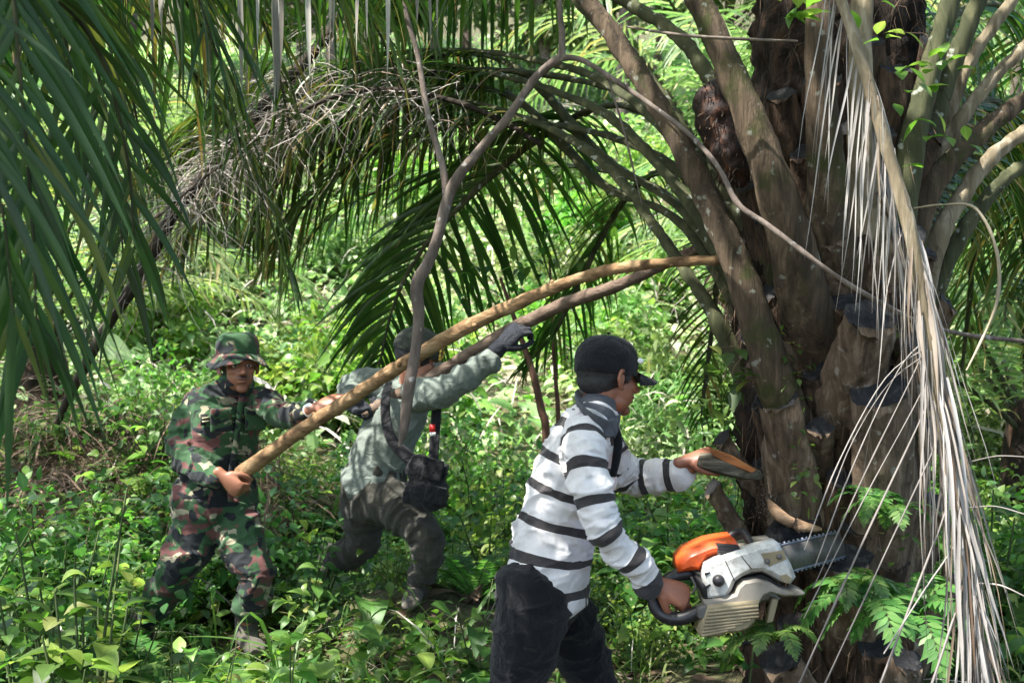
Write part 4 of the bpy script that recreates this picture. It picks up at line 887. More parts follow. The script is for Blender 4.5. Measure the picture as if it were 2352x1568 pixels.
frond([(1800, 930, 3.64, 120), (1750, 780, 3.60, 100), (1697, 620, 3.62, 84), (1625, 460, 3.7, 70), (1545, 300, 3.8, 62), (1440, 130, 3.95, 58), (1330, -20, 4.1, 50), (1150, -200, 4.4, 40), (850, -330, 4.9, 20)], 'petiole', palm, dict(n=26, L=.55, W=.013, t0=.72, **HG), seed=1)
frond([(1715, 700, 3.85, 70), (1660, 520, 3.95, 52), (1585, 340, 4.05, 46), (1500, 200, 4.15, 42), (1400, 80, 4.25, 40), (1280, -40, 4.4, 36), (1050, -190, 4.8, 24), (700, -230, 5.4, 10)], 'petiole_dark', palm, dict(n=30, L=.6, W=.013, t0=.6, **HG), seed=2)
frond([(1850, 700, 3.60, 150), (1812, 540, 3.52, 128), (1752, 350, 3.50, 100), (1685, 180, 3.52, 84), (1622, 40, 3.56, 72), (1575, -70, 3.6, 64), (1500, -320, 3.9, 40)], 'petiole', palm, seed=3)
frond([(1905, 560, 3.58, 130), (1898, 400, 3.48, 110), (1887, 220, 3.42, 84), (1880, 50, 3.42, 70), (1884, -120, 3.44, 60), (1900, -500, 3.3, 40)], 'petiole', palm, seed=4)
frond([(1995, 520, 3.62, 110), (1982, 350, 3.55, 88), (1976, 180, 3.52, 66), (1978, 50, 3.55, 58), (1990, -120, 3.6, 50)], 'petiole_pale', palm, seed=5)
frond([(2040, 620, 3.66, 120), (2075, 430, 3.62, 86), (2108, 280, 3.63, 70), (2150, 120, 3.66, 58), (2198, -50, 3.7, 50)], 'petiole_dark', palm, seed=6)
frond([(2075, 560, 3.80, 90), (2120, 360, 3.78, 70), (2168, 200, 3.8, 58), (2215, 80, 3.82, 50), (2270, -60, 3.85, 44)], 'petiole_dark', palm, seed=7)
frond([(2110, 500, 3.95, 60), (2160, 330, 3.95, 42), (2205, 190, 3.97, 34), (2270, 75, 4.0, 30), (2350, -30, 4.05, 26)], 'petiole_pale', palm, seed=8)
frond([(2085, 640, 3.78, 90), (2115, 480, 3.74, 78), (2180, 375, 3.74, 62), (2260, 300, 3.78, 54), (2330, 245, 3.82, 46), (2480, 160, 3.9, 38)], 'petiole', palm, seed=9)
frond([(2080, 580, 3.84, 70), (2122, 430, 3.82, 58), (2190, 300, 3.84, 44), (2280, 180, 3.88, 36), (2400, 70, 3.95, 30)], 'petiole_pale', palm, seed=10)
frond([(2105, 720, 3.85, 80), (2150, 560, 3.82, 56), (2215, 440, 3.84, 48), (2290, 350, 3.88, 42), (2420, 260, 3.95, 34)], 'petiole_pale', palm, seed=11)
frond([(2110, 760, 3.95, 70), (2170, 610, 3.92, 50), (2235, 500, 3.95, 44), (2310, 410, 4.0, 38), (2440, 330, 4.1, 30)], 'petiole_dark', palm, seed=12)
frond([(1700, 850, 3.95, 60), (1640, 725, 4.0, 46), (1565, 610, 4.15, 36), (1500, 515, 4.3, 32), (1440, 430, 4.5, 30), (1360, 355, 4.7, 27), (1270, 300, 4.9, 25), (1150, 255, 5.1, 21), (1050, 228, 5.25, 17), (950, 212, 5.4, 14), (850, 235, 5.5, 11), (740, 300, 5.7, 9), (640, 420, 5.8, 7), (570, 560, 5.9, 4)], 'petiole_dark', palm, dict(n=70, L=.62, W=.0115, t0=.48, **HG), seed=13)
frond([(1690, 640, 4.0, 60), (1600, 490, 4.15, 44), (1505, 370, 4.4, 34), (1400, 270, 4.6, 30), (1300, 222, 4.85, 27), (1190, 185, 5.1, 23), (1050, 155, 5.35, 18), (900, 148, 5.6, 15), (750, 185, 5.8, 12), (600, 270, 6.0, 10), (460, 400, 6.1, 8), (350, 540, 6.1, 6), (270, 680, 6.1, 4)], 'petiole_dark', palm, dict(n=84, L=.66, W=.0115, t0=.42, **HG), seed=14)
frond([(1680, 520, 4.1, 60), (1570, 350, 4.25, 42), (1480, 255, 4.45, 34), (1370, 180, 4.7, 28), (1250, 145, 4.95, 25), (1100, 120, 5.3, 19), (930, 120, 5.7, 14), (760, 150, 6.0, 11), (620, 190, 6.2, 9), (470, 270, 6.4, 7), (340, 400, 6.5, 5), (230, 560, 6.6, 4)], 'petiole_dark', palm, dict(n=78, L=.7, W=.0115, t0=.4, **HG), seed=15)
frond([(1640, 190, 4.2, 44), (1570, 95, 4.35, 40), (1480, 30, 4.5, 36), (1360, -30, 4.7, 30), (1150, -60, 5.0, 20), (800, 0, 5.6, 9)], 'petiole_dark', palm, dict(n=40, L=.6, W=.013, t0=.45, **HG), seed=16)
frond([(1680, 470, 4.2, 50), (1560, 320, 4.5, 34), (1430, 245, 4.9, 26), (1300, 280, 5.2, 22), (1170, 370, 5.4, 17), (1060, 470, 5.5, 14), (965, 580, 5.6, 11), (905, 700, 5.7, 8), (870, 840, 5.8, 5)], 'petiole_dark', palm, dict(n=66, L=.74, W=.0145, t0=.46, ang=64, k=.75, jit=.08, prof='blade', side_hint=(.95, .1, -.25), rnd=(0, .7)), seed=17)
frond([(1690, 560, 4.2, 50), (1610, 430, 4.5, 34), (1530, 395, 4.9, 25), (1460, 430, 5.2, 20), (1395, 520, 5.4, 16), (1335, 640, 5.5, 12), (1275, 760, 5.6, 8), (1200, 850, 5.7, 5)], 'petiole_dark', palm, dict(n=44, L=.50, W=.010, t0=.42, ang=58, k=.9, jit=.10, prof='blade', side_hint=(.8, .3, .3), rnd=(.2, .95)), seed=18)
frond([(1700, 620, 4.3, 44), (1665, 560, 4.6, 28), (1650, 620, 4.9, 18), (1640, 720, 5.1, 13), (1625, 840, 5.2, 9), (1610, 960, 5.3, 5)], 'petiole_dark', palm, dict(n=34, L=.36, W=.008, t0=.25, ang=60, k=.7, jit=.08, prof='blade', side_hint=(.9, .3, .1), rnd=(.3, 1)), seed=19)
frond([(2080, 700, 4.3, 44), (2170, 420, 4.7, 36), (2260, 330, 5.2, 28), (2330, 420, 5.6, 20), (2360, 560, 5.9, 14), (2370, 760, 6.1, 7)], 'petiole_dark', palm, dict(n=46, L=.62, W=.013, t0=.35, ang=58, k=1.2, jit=.1, prof='blade', side_hint=(.9, .3, .1), rnd=(.3, 1)), seed=20)
frond([(2060, 600, 4.4, 44), (2140, 300, 4.9, 36), (2200, 230, 5.4, 28), (2240, 420, 5.9, 20), (2230, 650, 6.2, 14), (2210, 850, 6.4, 7)], 'petiole_dark', palm, dict(n=46, L=.62, W=.013, t0=.35, ang=58, k=1.2, jit=.1, prof='blade', side_hint=(.9, .3, .1), rnd=(.4, 1)), seed=21)
frond([(2050, 300, 4.6, 44), (2160, 60, 5.1, 36), (2300, 20, 5.6, 28), (2420, 160, 6.1, 18), (2480, 350, 6.3, 8)], 'petiole_dark', palm, dict(n=46, L=.7, W=.013, t0=.3, ang=60, k=1.4, jit=.1, prof='blade', side_hint=(.8, .5, .1), rnd=(.3, 1)), seed=22)

for k in range(2):                                         # further fronds arching left behind the men, leaflets hanging
    u = k/8; ys = 400+RG.uniform(0, 330); top = RG.uniform(40, 250); ex = RG.uniform(260, 760); ey = RG.uniform(330, 640)
    frond([(1700, ys, 4.1, 40), (1560, ys*.62+60, 4.5, 32), (1380, (ys+top)*.42+top*.15, 4.9, 27), (1180, top+20, 5.3, 22), (980, top, 5.6, 17), (ex*.5+490, top*.8+ey*.25, 5.9, 12), (ex, ey, 6.3, 5)], 'petiole_dark', palm, dict(n=50, L=RG.uniform(.45, .62), W=.0095, t0=.5, ang=55, k=1.6, jit=.12, prof='blade', rnd=(.05, 1)), seed=30+k)
for k in range(5):                                         # and to the right behind the trunk
    a_ = RG.uniform(120, 560); frond([(2080, 640, 4.3, 40), (2180, a_*.6+100, 4.8, 30), (2280, a_*.7, 5.4, 24), (2360, a_, 5.9, 15), (2400+20*k, a_+240, 6.3, 6)], 'petiole_dark', palm, dict(n=50, L=.6, W=.011, t0=.2, ang=58, k=1.3, jit=.12, prof='blade', rnd=(.2, 1), side_hint=(.8, .4, -.2)), seed=50+k)
for l_, L_, n_ in (([(1700, 560, 4.1, 40), (1540, 380, 4.5, 30), (1340, 300, 4.9, 25), (1120, 285, 5.3, 20), (930, 320, 5.6, 15), (780, 400, 5.8, 11), (680, 500, 5.9, 7), (620, 600, 6.0, 4)], .58, 70),
                  ([(1690, 480, 4.1, 40), (1500, 250, 4.6, 30), (1260, 175, 5.1, 24), (1000, 170, 5.5, 18), (780, 230, 5.9, 14), (600, 340, 6.2, 10), (480, 470, 6.4, 7), (400, 600, 6.5, 4)], .66, 84),
                  ([(1690, 600, 4.3, 36), (1480, 420, 5.2, 24), (1240, 380, 6.0, 18), (1000, 400, 6.6, 13), (800, 470, 7.0, 9), (700, 560, 7.1, 7), (640, 690, 7.1, 4)], .55, 66)):
    frond(l_, 'petiole_dark', palm, dict(n=n_, L=L_, W=.0115, t0=.42, ang=55, k=1.5, jit=.12, prof='blade', rnd=(.15, 1)), seed=70+n_)
# dead frond hanging down the right side
dl = [(1905, -60, 3.05, 34), (1945, 40, 3.0, 38), (1985, 160, 2.96, 40), (2030, 320, 2.93, 42), (2072, 460, 2.9, 44), (2105, 600, 2.88, 44), (2130, 760, 2.87, 42), (2155, 900, 2.86, 42), (2180, 1060, 2.85, 40), (2205, 1220, 2.84, 38), (2228, 1380, 2.83, 34), (2255, 1600, 2.82, 30)]
p, r = pxpath(dl); mb = MB(); loft(mb, p, r, r*.7, V3(1, .3, 0), section=KEEL, sub=8, wob=.004, seed=77); df = mb.build('dead_frond', M['petiole_pale'], palm)
mb = MB(); pc = catmull(p, 6)
N = 125; t = np.sort(RG.uniform(.08, 1., N)**.8); b = interp(pc, t)+RG.normal(0, .012, (N, 3)); d = np.column_stack([RG.normal(.13, .14, N), RG.normal(-.02, .12, N), np.full(N, -1.)])
leaves(mb, b, d, V3(0, -1, .2), RG.uniform(.3, .8, N), np.exp(RG.normal(-6.05, .5, N)), .9, 'blade', .4, RG.random(N), RG.normal(0, 2.2, N), wav=.10)
N = 34; t = RG.uniform(.0, .34, N); b = interp(pc, t); d = np.column_stack([RG.normal(-.13, .07, N), RG.normal(-.02, .08, N), np.full(N, -1.)])
leaves(mb, b, d, V3(0, -1, .2), RG.uniform(.35, .7, N), RG.uniform(.0012, .003, N), .35, 'blade', .3, RG.uniform(.3, .85, N), RG.normal(0, 1.2, N), wav=.05)
N = 130; t = RG.uniform(.35, .98, N); b = interp(pc, t)+RG.normal(0, .012, (N, 3)); d = np.column_stack([RG.normal(.20, .13, N), RG.normal(-.02, .1, N), np.full(N, -1.)])
leaves(mb, b, d, V3(0, -1, .2), RG.uniform(.35, .75, N), np.exp(RG.normal(-5.95, .5, N)), .5, 'blade', .4, RG.uniform(.1, 1., N), RG.normal(0, 1.8, N), wav=.08)
mb.build('leaflets', M['dry_grey'], df)
mb = MB()                                                  # stiff leaflet ribs slanting down to the left
for (a, c, ww) in (((2000, 868), (1848, 1262), 6), ((2040, 850), (1872, 1300), 5), ((2092, 850), (1868, 1350), 6), ((2105, 905), (1846, 1420), 5), ((2120, 935), (1826, 1590), 9), ((2165, 985), (1885, 1590), 9), ((2188, 1130), (2010, 1600), 12), ((2205, 1230), (2030, 1500), 8), ((2218, 1330), (2130, 1600), 12), ((2210, 1160), (2352, 1180), 7), ((2200, 1060), (2372, 1050), 6), ((2226, 1330), (2360, 1372), 7), ((2010, 880), (1900, 1160), 4)):
    ry = a[1]-75; rx = np.interp(ry, [r_[1] for r_ in dl], [r_[0] for r_ in dl]); loft(mb, PP([(rx, ry, 2.87), (a[0]*.75+rx*.25, a[1], 2.86), ((a[0]+c[0])/2+4, (a[1]+c[1])/2-8, 2.80), (c[0], c[1], 2.76)]), [ww*1.5/F/2, ww*1.8/F/2, ww*1.9/F/2, ww*.8/F/2], [ww*.6*2.2/F/2]*4, n=6, sub=5, wob=.0012, rnd=RG.uniform(.2, .45))
mb.build('stiff_leaflets', M['dry_grey'], df)
mb = MB(); loft(mb, PP([(2100, 478, 3.2), (2165, 470, 3.1), (2235, 475, 3.05), (2278, 540, 3.0), (2295, 620, 3.0), (2288, 700, 3.0), (2255, 780, 3.0), (2220, 850, 2.95)]), [.0025, .003, .004, .0045, .0048, .0045, .004, .0025], n=8, sub=8, rnd=.9, wob=.002); mb.build('stiff_leaflets', M['dry_grey'], df)
# small climbers on the trunk
def sprigs(name, spots, parent, mat='herb', L=.05, n=5, spread=.04):
    mb = MB()
    for (x, y, d) in spots:
        b = P(x, y, d)+RG.normal(0, spread, (n, 3))*[1, .3, 1.2]; leaves(mb, b, RG.normal(0, 1, (n, 3))+[0, -.6, .1], Z, RG.uniform(.6, 1.3, n)*L, L*.28, .5, 'ovate')
    return mb.build(name, M[mat], parent)
cl = thing('climber', P(1830, 1200, 3.55), 'small-leaved green climber creeping up the gaps of the big trunk', 'climbing plant')
sprigs('foliage', [(1800, 770, 3.6), (1812, 830, 3.58), (1790, 860, 3.6), (1822, 905, 3.6), (1828, 990, 3.58), (1840, 1090, 3.57), (1862, 1180, 3.55), (2010, 810, 3.55), (2060, 820, 3.62), (1835, 1130, 3.55), (2070, 960, 3.6), (2085, 1010, 3.6), (2060, 1240, 3.6), (2090, 1180, 3.6)], cl, L=.035, n=9)
t = thing('climber', P(2120, 60, 3.3), 'light green vine leaves hanging at the top of the trunk beside the dead frond', 'climbing plant'); sprigs('foliage', [(2060, 140, 3.4), (2090, 175, 3.4), (2110, 165, 3.4), (2100, 250, 3.45), (2160, 320, 3.5), (2180, 290, 3.5), (2130, 90, 3.4), (1990, 20, 3.4)], t, 'herb_bright', .07, 4)
t = thing('climber', P(1835, 20, 3.3), 'bright broad leaf cluster hanging at the top of the frame left of the dead frond', 'climbing plant'); sprigs('foliage', [(1820, 0, 3.25), (1840, 10, 3.25), (1800, 30, 3.25)], t, 'herb_bright', .11, 3, .02)
t = thing('climber', P(1660, 860, 3.6), 'drooping green leaves on the left edge of the trunk above the held slab', 'climbing plant'); sprigs('foliage', [(1660, 840, 3.65), (1680, 870, 3.65), (1700, 850, 3.65), (1650, 885, 3.7), (1640, 945, 3.7), (1610, 940, 3.7)], t, 'herb', .085, 5)

# ------------------------------------------------------------------ leaning dead frond, left
df = thing('dead_palm_frond', P(128, 975, 6.1), 'blackened dead palm frond leaning from lower left to the top with tangled grey leaflets', 'dead frond')
l = [(128, 975, 6.1, 16), (180, 870, 5.9, 21), (245, 750, 5.6, 26), (330, 620, 5.45, 30), (400, 490, 5.45, 34), (500, 368, 5.5, 32), (610, 240, 5.6, 28), (720, 120, 5.7, 26), (810, 0, 5.8, 24), (900, -120, 5.9, 20)]
p, r = pxpath(l); mb = MB(); loft(mb, p, r, n=10, sub=8, wob=.008); mb.build('rachis', M['dark_wood'], df)
mb = MB(); N = 520; t = np.clip(RG.normal(.62, .16, N), .2, 1); b = interp(catmull(p, 6), t)+RG.normal(0, .03, (N, 3))
d = RG.normal(0, 1, (N, 3))*[1, .5, .6]+[0, 0, -.35]; leaves(mb, b, d, V3(0, -1, .2), RG.uniform(.2, .7, N), RG.uniform(.0008, .0026, N), .9, 'blade', .2, RG.random(N), RG.normal(0, 1.5, N), wav=.3); mb.build('leaflets', M['dry_leaf'], df)
dg = thing('dead_palm_frond', P(690, 330, 5.3), 'arching tangle of dry grey-brown leaflets crossing behind the branch at upper left', 'dead frond')
p = PP([(1240, 330, 5.0), (1120, 262, 5.05), (1000, 222, 5.1), (880, 205, 5.15), (760, 225, 5.2), (620, 300, 5.3), (480, 400, 5.3), (360, 500, 5.3)]); mb = MB(); loft(mb, p, [.014, .014, .013, .012, .011, .009, .007, .005], n=8, sub=6, wob=.003); mb.build('rachis', M['dark_wood'], dg)
mb = MB(); N = 300; t = RG.uniform(.2, 1, N); b = interp(catmull(p, 6), t)+RG.normal(0, .05, (N, 3)); d = np.column_stack([RG.normal(-.5, .9, N), RG.normal(0, .4, N), RG.normal(-.1, .6, N)])
leaves(mb, b, d, V3(0, -1, .2), RG.uniform(.15, .6, N), RG.uniform(.0008, .0026, N), .9, 'blade', .2, RG.random(N), RG.normal(0, 1.5, N), wav=.35); mb.build('leaflets', M['dry_leaf'], dg)

# ------------------------------------------------------------------ neighbouring palm whose fronds hang into the picture at left
np_ = thing('palm', (-2.9, 1.2, 0.), 'neighbouring palm at far left whose long dark green fronds hang down into view', 'palm tree')
mb = MB(); loft(mb, [(-2.9, 1.2, -.1), (-2.88, 1.2, 1.5), (-2.85, 1.22, 3.2)], [.3, .27, .25], n=24, wob=.03); mb.build('trunk', M['core'], np_)
def nf(l, lf, mat='near_palm_leaf', pm='petiole_dark', start=(-2.85, 1.22, 3.1)):
    p = np.vstack([start, PP([r[:3] for r in l])]); r = np.array([.02]+[x[3]*x[2]/F/2 for x in l]); mb = MB(); loft(mb, p, r, n=8, sub=8); o = mb.build('frond', M[pm], np_)
    kw = dict(lf); n, L, W = kw.pop('n'), kw.pop('L'), kw.pop('W'); mb = MB(); frond_leaflets(mb, p, n, L, W, **kw); mb.build('leaflets', M[mat], o)
nf([(-350, -500, 2.1, 18), (-80, -330, 2.15, 14), (20, -60, 2.2, 11), (44, 160, 2.2, 9), (62, 350, 2.2, 8), (76, 540, 2.2, 7), (84, 740, 2.2, 4)], dict(n=42, L=.46, W=.0105, t0=.42, ang=44, k=.55, jit=.07, prof='blade', side_hint=(1, .15, 0), endf=.75, lift=.05, tw=.7))
nf([(-500, -450, 2.2, 20), (-150, -420, 2.4, 16), (100, -330, 2.6, 13), (300, -220, 2.7, 10), (430, -60, 2.8, 7), (500, 130, 2.8, 4)], dict(n=42, L=.54, W=.0090, t0=.35, ang=50, k=1.1, jit=.18, prof='blade', endf=.6, lift=.05, tw=.8))
nf([(-600, -200, 1.9, 18), (-300, -60, 1.95, 14), (-90, 200, 2.0, 10), (0, 460, 2.0, 7), (30, 720, 2.05, 4)], dict(n=34, L=.46, W=.0092, t0=.4, ang=42, k=.8, jit=.12, prof='blade', side_hint=(1, .2, 0), endf=.8, lift=.05, tw=.7))
nf([(-300, -300, 2.6, 18), (-50, -200, 2.9, 14), (130, -60, 3.1, 10), (220, 150, 3.2, 8), (262, 380, 3.2, 6), (285, 600, 3.2, 4)], dict(n=38, L=.46, W=.0098, t0=.42, ang=40, k=1.2, jit=.1, prof='blade', side_hint=(1, .3, 0), endf=.8, lift=.05, tw=.8))
nf([(-300, -500, 2.7, 20), (50, -420, 3.1, 16), (350, -300, 3.4, 13), (620, -180, 3.7, 10), (820, -90, 3.9, 7), (960, -10, 4.0, 4)], dict(n=50, L=.6, W=.0105, t0=.3, ang=55, k=2.0, jit=.1, prof='blade', endf=.6, lift=.05, tw=.8), 'palm_leaf')
nf([(-200, -420, 3.0, 20), (150, -380, 3.6, 16), (450, -250, 4.2, 13), (700, -120, 4.7, 10), (850, 40, 5.0, 7), (930, 220, 5.2, 4)], dict(n=56, L=.7, W=.0105, t0=.3, ang=55, k=2.0, jit=.1, prof='blade', endf=.6, lift=.05, tw=.8), 'palm_leaf')
nf([(-100, -250, 3.6, 20), (150, -120, 4.3, 16), (330, 30, 4.8, 13), (480, 220, 5.2, 10), (590, 420, 5.4, 7), (650, 600, 5.5, 4)], dict(n=54, L=.62, W=.013, t0=.3, ang=55, k=1.5, jit=.12, prof='blade', endf=.6, lift=.05, tw=.8), 'palm_leaf')
for k in range(4):
    x0 = 170+k*170+RG.uniform(-40, 40); y0 = RG.uniform(-120, 120)
    nf([(-200, -400, 3.2, 18), (x0-250, y0-220, 3.9, 14), (x0, y0-60, 4.5, 11), (x0+130, y0+130, 5.0, 8), (x0+190, y0+380, 5.3, 4)], dict(n=46, L=RG.uniform(.45, .6), W=.010, t0=.35, ang=52, k=1.6, jit=.12, prof='blade', endf=.5, lift=.05, tw=.8), 'palm_leaf')
for k in range(3):
    x0 = 0+k*130; y0 = RG.uniform(-60, 200)
    nf([(-400, -300, 2.2, 18), (x0-200, y0-200, 2.5, 12), (x0-40, y0-40, 2.7, 9), (x0+30, y0+200, 2.8, 7), (x0+50, y0+420, 2.85, 4)], dict(n=26, L=.42, W=.011, t0=.4, ang=50, k=.8, jit=.16, prof='blade', side_hint=(1, .3, 0), endf=.7, lift=.05, tw=.9))
# dry strips hanging from a dead frond above the frame
dn = thing('dead_palm_frond', P(700, -60, 3.3), 'dead frond above the frame with pale tan leaflet strips hanging down at top centre', 'dead frond')
p = PP([(1250, -160, 3.9), (1060, -70, 3.5), (900, -60, 3.4), (700, -55, 3.3), (500, -60, 3.2), (330, -60, 3.2)]); mb = MB(); loft(mb, p, [.02, .018, .016, .012, .009, .005], n=8); mb.build('rachis', M['petiole_pale'], dn)
mb = MB()
for x, y, wd in ((372, 95, 20), (402, 150, 16), (553, 230, 13), (632, 270, 18), (640, 230, 24), (706, 190, 13), (762, 170, 8), (824, 130, 10), (890, 190, 11), (985, 130, 8), (958, 60, 9), (1005, 90, 5), (770, 110, 6), (845, 90, 6), (350, 150, 10), (590, 120, 8)):
    d_ = 3.3; b = P(x+RG.normal(0, 3), -60, d_); L = (y+60)*d_/F; leaves(mb, b, V3(RG.normal(0, .02), 0, -1), V3(0, -1, .1), L, wd*d_/F/2, .0, 'blade', .5, RG.random(), RG.normal(0, .8, 1))
mb.build('leaflets', M['dry_leaf'], dn)
# ------------------------------------------------------------------ leaves added out of view to shade the clearing
def pt_ground(x, y): return V3(x, y, float(hgt(x, y)))
def rot_dir(n): v = RG.normal(0, 1, (n, 3)); return nz(v)
N = 17000; c = np.column_stack([RG.uniform(-6.5, 3.6, N), RG.uniform(-2.2, 7.4, N), RG.uniform(4.3, 6.2, N)])
c = c[(c[:, 2] > CZ+.345*np.abs(c[:, 1])+.4)]
S_ = np.array(SUNDIR)
for (x, y, d, rr) in ((2175, 1150, 2.85, .30), (2150, 700, 2.9, .16), (2000, 250, 2.95, .12), (848, 1030, 5.1, .13), (960, 925, 4.9, .08), (1080, 850, 4.8, .05), (440, 905, 5.0, .06), (610, 1320, 4.9, .09), (2200, 330, 3.8, .22), (2270, 180, 3.9, .15), (1180, 700, 4.26, .09), (720, 975, 4.66, .08), (930, 830, 4.4, .05),
                      (1000, 1430, 4.9, .5), (760, 1320, 5.0, .3), (640, 1460, 4.4, .28), (150, 1380, 3.6, .16), (1450, 1150, 5.5, .4), (1110, 1050, 5.8, .35), (1520, 1250, 4.9, .3), (250, 1150, 5.6, .2), (1700, 1290, 3.2, .05), (1280, 1010, 3.3, .05), (1230, 260, 3.7, .05), (1640, 60, 3.5, .08), (1450, 130, 3.9, .08), (430, 1100, 5, .05), (560, 870, 4.9, .03), (600, 350, 5.3, .25), (480, 420, 5.4, .2)):
    q = P(x, y, d); v_ = c-q; dist = np.linalg.norm(v_-np.outer(v_@S_, S_), axis=1); c = c[dist > rr]  # cut holes in the added canopy along sun rays, lighting chosen spots
dens = vn(c*[1.1, 1.1, .3]+7)*.6+vn(c*[2.7, 2.7, .5])*.4; c = c[dens > -.15]
mb = MB(); n = len(c); leaves(mb, c, rot_dir(n)*[1, 1, .4], Z, RG.uniform(.12, .26, n), RG.uniform(.02, .05, n), .4, 'strap', .2); tag(mb.build('added_shade_canopy', M['bush']), 'unseen leaf canopy added overhead to shade the clearing', 'foliage', kind='stuff')

# ------------------------------------------------------------------ plant kinds
ROW = {'foreground ': 'in foreground ', '': '', 'rear ': 'farther back ', 'distant ': 'far back '}
def zone(x, y):
    """where something stands, in words, from its place on the ground"""
    px = 1176+x/y*F
    side = 'at far left' if px < 330 else 'left of the soldier' if px < 560 else 'right of the soldier' if px < 860 else 'below the grey-green shirt' if px < 1080 else 'left of the striped shirt' if px < 1300 else 'behind the striped shirt' if px < 1600 else 'in front of the palm trunk' if px < 2080 else 'under the dead frond'
    row = 'foreground ' if y < 4.4 else '' if y < 6 else 'rear ' if y < 8 else 'distant '
    return row, side
LIM = ((0, 1130), (300, 1230), (330, 1475), (640, 1475), (660, 1230), (745, 1190), (760, 1370), (1060, 1370), (1075, 1130), (1130, 1150), (1140, 1560), (1420, 1560), (1440, 1250), (1600, 1440), (1850, 1440), (1870, 1200), (2352, 1050))
def topz(x, y):
    px = 1176+np.asarray(x)/np.asarray(y)*F; lim = np.interp(px, [a for a, b in LIM], [b for a, b in LIM]); return np.where(np.asarray(y) < 5.25, CZ-(lim-784)/F*np.asarray(y), 99.)
def copyplant(proto, x, y, s, rz, label, z=None, group=None, used=set()):
    if proto.name in used: o = copy_tree(proto)
    else: o = proto; used.add(proto.name)
    o.location = (x, y, float(hgt(x, y)) if z is None else z); o.scale = (s, s, s*RG.uniform(.9, 1.15)); o.rotation_euler = (RG.normal(0, .06), RG.normal(0, .06), rz)
    o['label'] = label
    if group: o['group'] = group
    return o
def mk_broad(seed, h=.75, n=7, L=.15, W=.042, mat='herb', prof='ovate'):
    rs = np.random.default_rng(seed); t = thing('broadleaf_plant', (0, 0, 0), 'x', 'plant'); mb = MB(); ml = MB()
    for s_ in range(rs.integers(2, 5)):
        a = rs.uniform(0, 6.28); top = V3(math.cos(a)*.16*rs.uniform(.2, 1.6), math.sin(a)*.16*rs.uniform(.2, 1.6), h*rs.uniform(.6, 1.05)); mid = top*.5+rs.normal(0, .015, 3)
        path = catmull([V3(0, 0, -.03), mid, top], 6); loft(mb, [V3(0, 0, -.03), mid, top], [.006, .005, .003], n=6)
        for k in range(n):
            u = .25+.75*k/(n-1); b = interp(path, np.array([u]))[0]; rot = k*1.57+rs.uniform(-.3, .3)
            for g in (0, math.pi):
                if rs.random() < .12: continue
                d = V3(math.cos(rot+g), math.sin(rot+g), rs.uniform(-.05, .65)+(.5 if k == n-1 else 0)); sz = (1.05-.45*u)*rs.uniform(.65, 1.2)
                leaves(ml, b+d*.015, d, Z+rs.normal(0, .25, 3), L*sz, W*sz, rs.uniform(.3, .9), prof, rs.uniform(.1, .4), rs.random(), rs.normal(0, .3, 1))
    mb.build('stem', M['stem'], t); ml.build('foliage', M[mat], t); return t
def mk_fern(seed, n=8, L=.55, pin=.085, mat='fern', droop=1.1, pn=22, pw=.17):
    rs = np.random.default_rng(seed); t = thing('fern', (0, 0, 0), 'x', 'fern'); mb = MB(); ml = MB()
    for k in range(n):
        a = k*6.283/n+rs.uniform(-.3, .3); d = V3(math.cos(a), math.sin(a), rs.uniform(.7, 1.8)); d = nz(d); p = V3(0, 0, 0); path = [p]; Lk = L*rs.uniform(.7, 1.15)
        for j in range(8): p = p+nz(d+V3(0, 0, -1)*droop*(j/8)**1.1)*Lk/8; path.append(p)
        path = np.array(path); loft(mb, path, np.linspace(.0032, .001, 9), n=5, sub=2)
        frond_leaflets(ml, path, pn, pin, pin*pw, t0=.14, ang=80, k=.25, jit=.05, prof='lance', endf=.12, lift=.0, fold=.1, tw=.1)
    mb.build('stem', M['stem'], t); ml.build('foliage', M[mat], t); return t
def mk_grass(seed, n=60, L=.4):
    t = thing('grass_tuft', (0, 0, 0), 'x', 'grass tuft'); mb = MB(); b = RG.normal(0, .035, (n, 3))*[1, 1, 0]; d = RG.normal(0, .38, (n, 3))+[0, 0, 1]
    leaves(mb, b, d, RG.normal(0, 1, (n, 3))*[1, 1, .1], RG.uniform(.4, 1.1, n)*L, RG.uniform(.0025, .005, n), RG.uniform(.4, 1.6, n), 'blade', .4, RG.random(n)**1.5); mb.build('blades', M['grass'], t); return t
def mk_bush(seed, n=900, L=.085, W=.026, mat='bush', rz=.8, prof='ovate'):
    rs = np.random.default_rng(seed); t = thing('bush', (0, 0, 0), 'x', 'bush'); mb = MB(); ml = MB(); K = 16; cc = rs.normal(0, .38, (K, 3))*[1, 1, .6]+[0, 0, .6*rz]; cc[:, 2] = np.abs(cc[:, 2])
    for k in range(K): loft(mb, [V3(0, 0, -.05), cc[k]*.5+rs.normal(0, .05, 3), cc[k]], [.014, .009, .004], n=5)
    i = rs.integers(0, K, n); off = nz(rs.normal(0, 1, (n, 3)))*(rs.random((n, 1))**.45)*rs.uniform(.18, .34, K)[i][:, None]; b = cc[i]+off; b[:, 2] = np.maximum(b[:, 2], .03)
    leaves(ml, b, nz(off)+rs.normal(0, .6, (n, 3))+[0, 0, -.1], Z+rs.normal(0, .5, (n, 3)), rs.uniform(.6, 1.4, n)*L, rs.uniform(.6, 1.3, n)*W, rs.uniform(.2, 1, n), prof, .25, np.clip(rs.random(n)*.7+rs.random(K)[i]*.35, 0, 1))
    mb.build('stem', M['stem'], t); ml.build('foliage', M[mat], t); return t

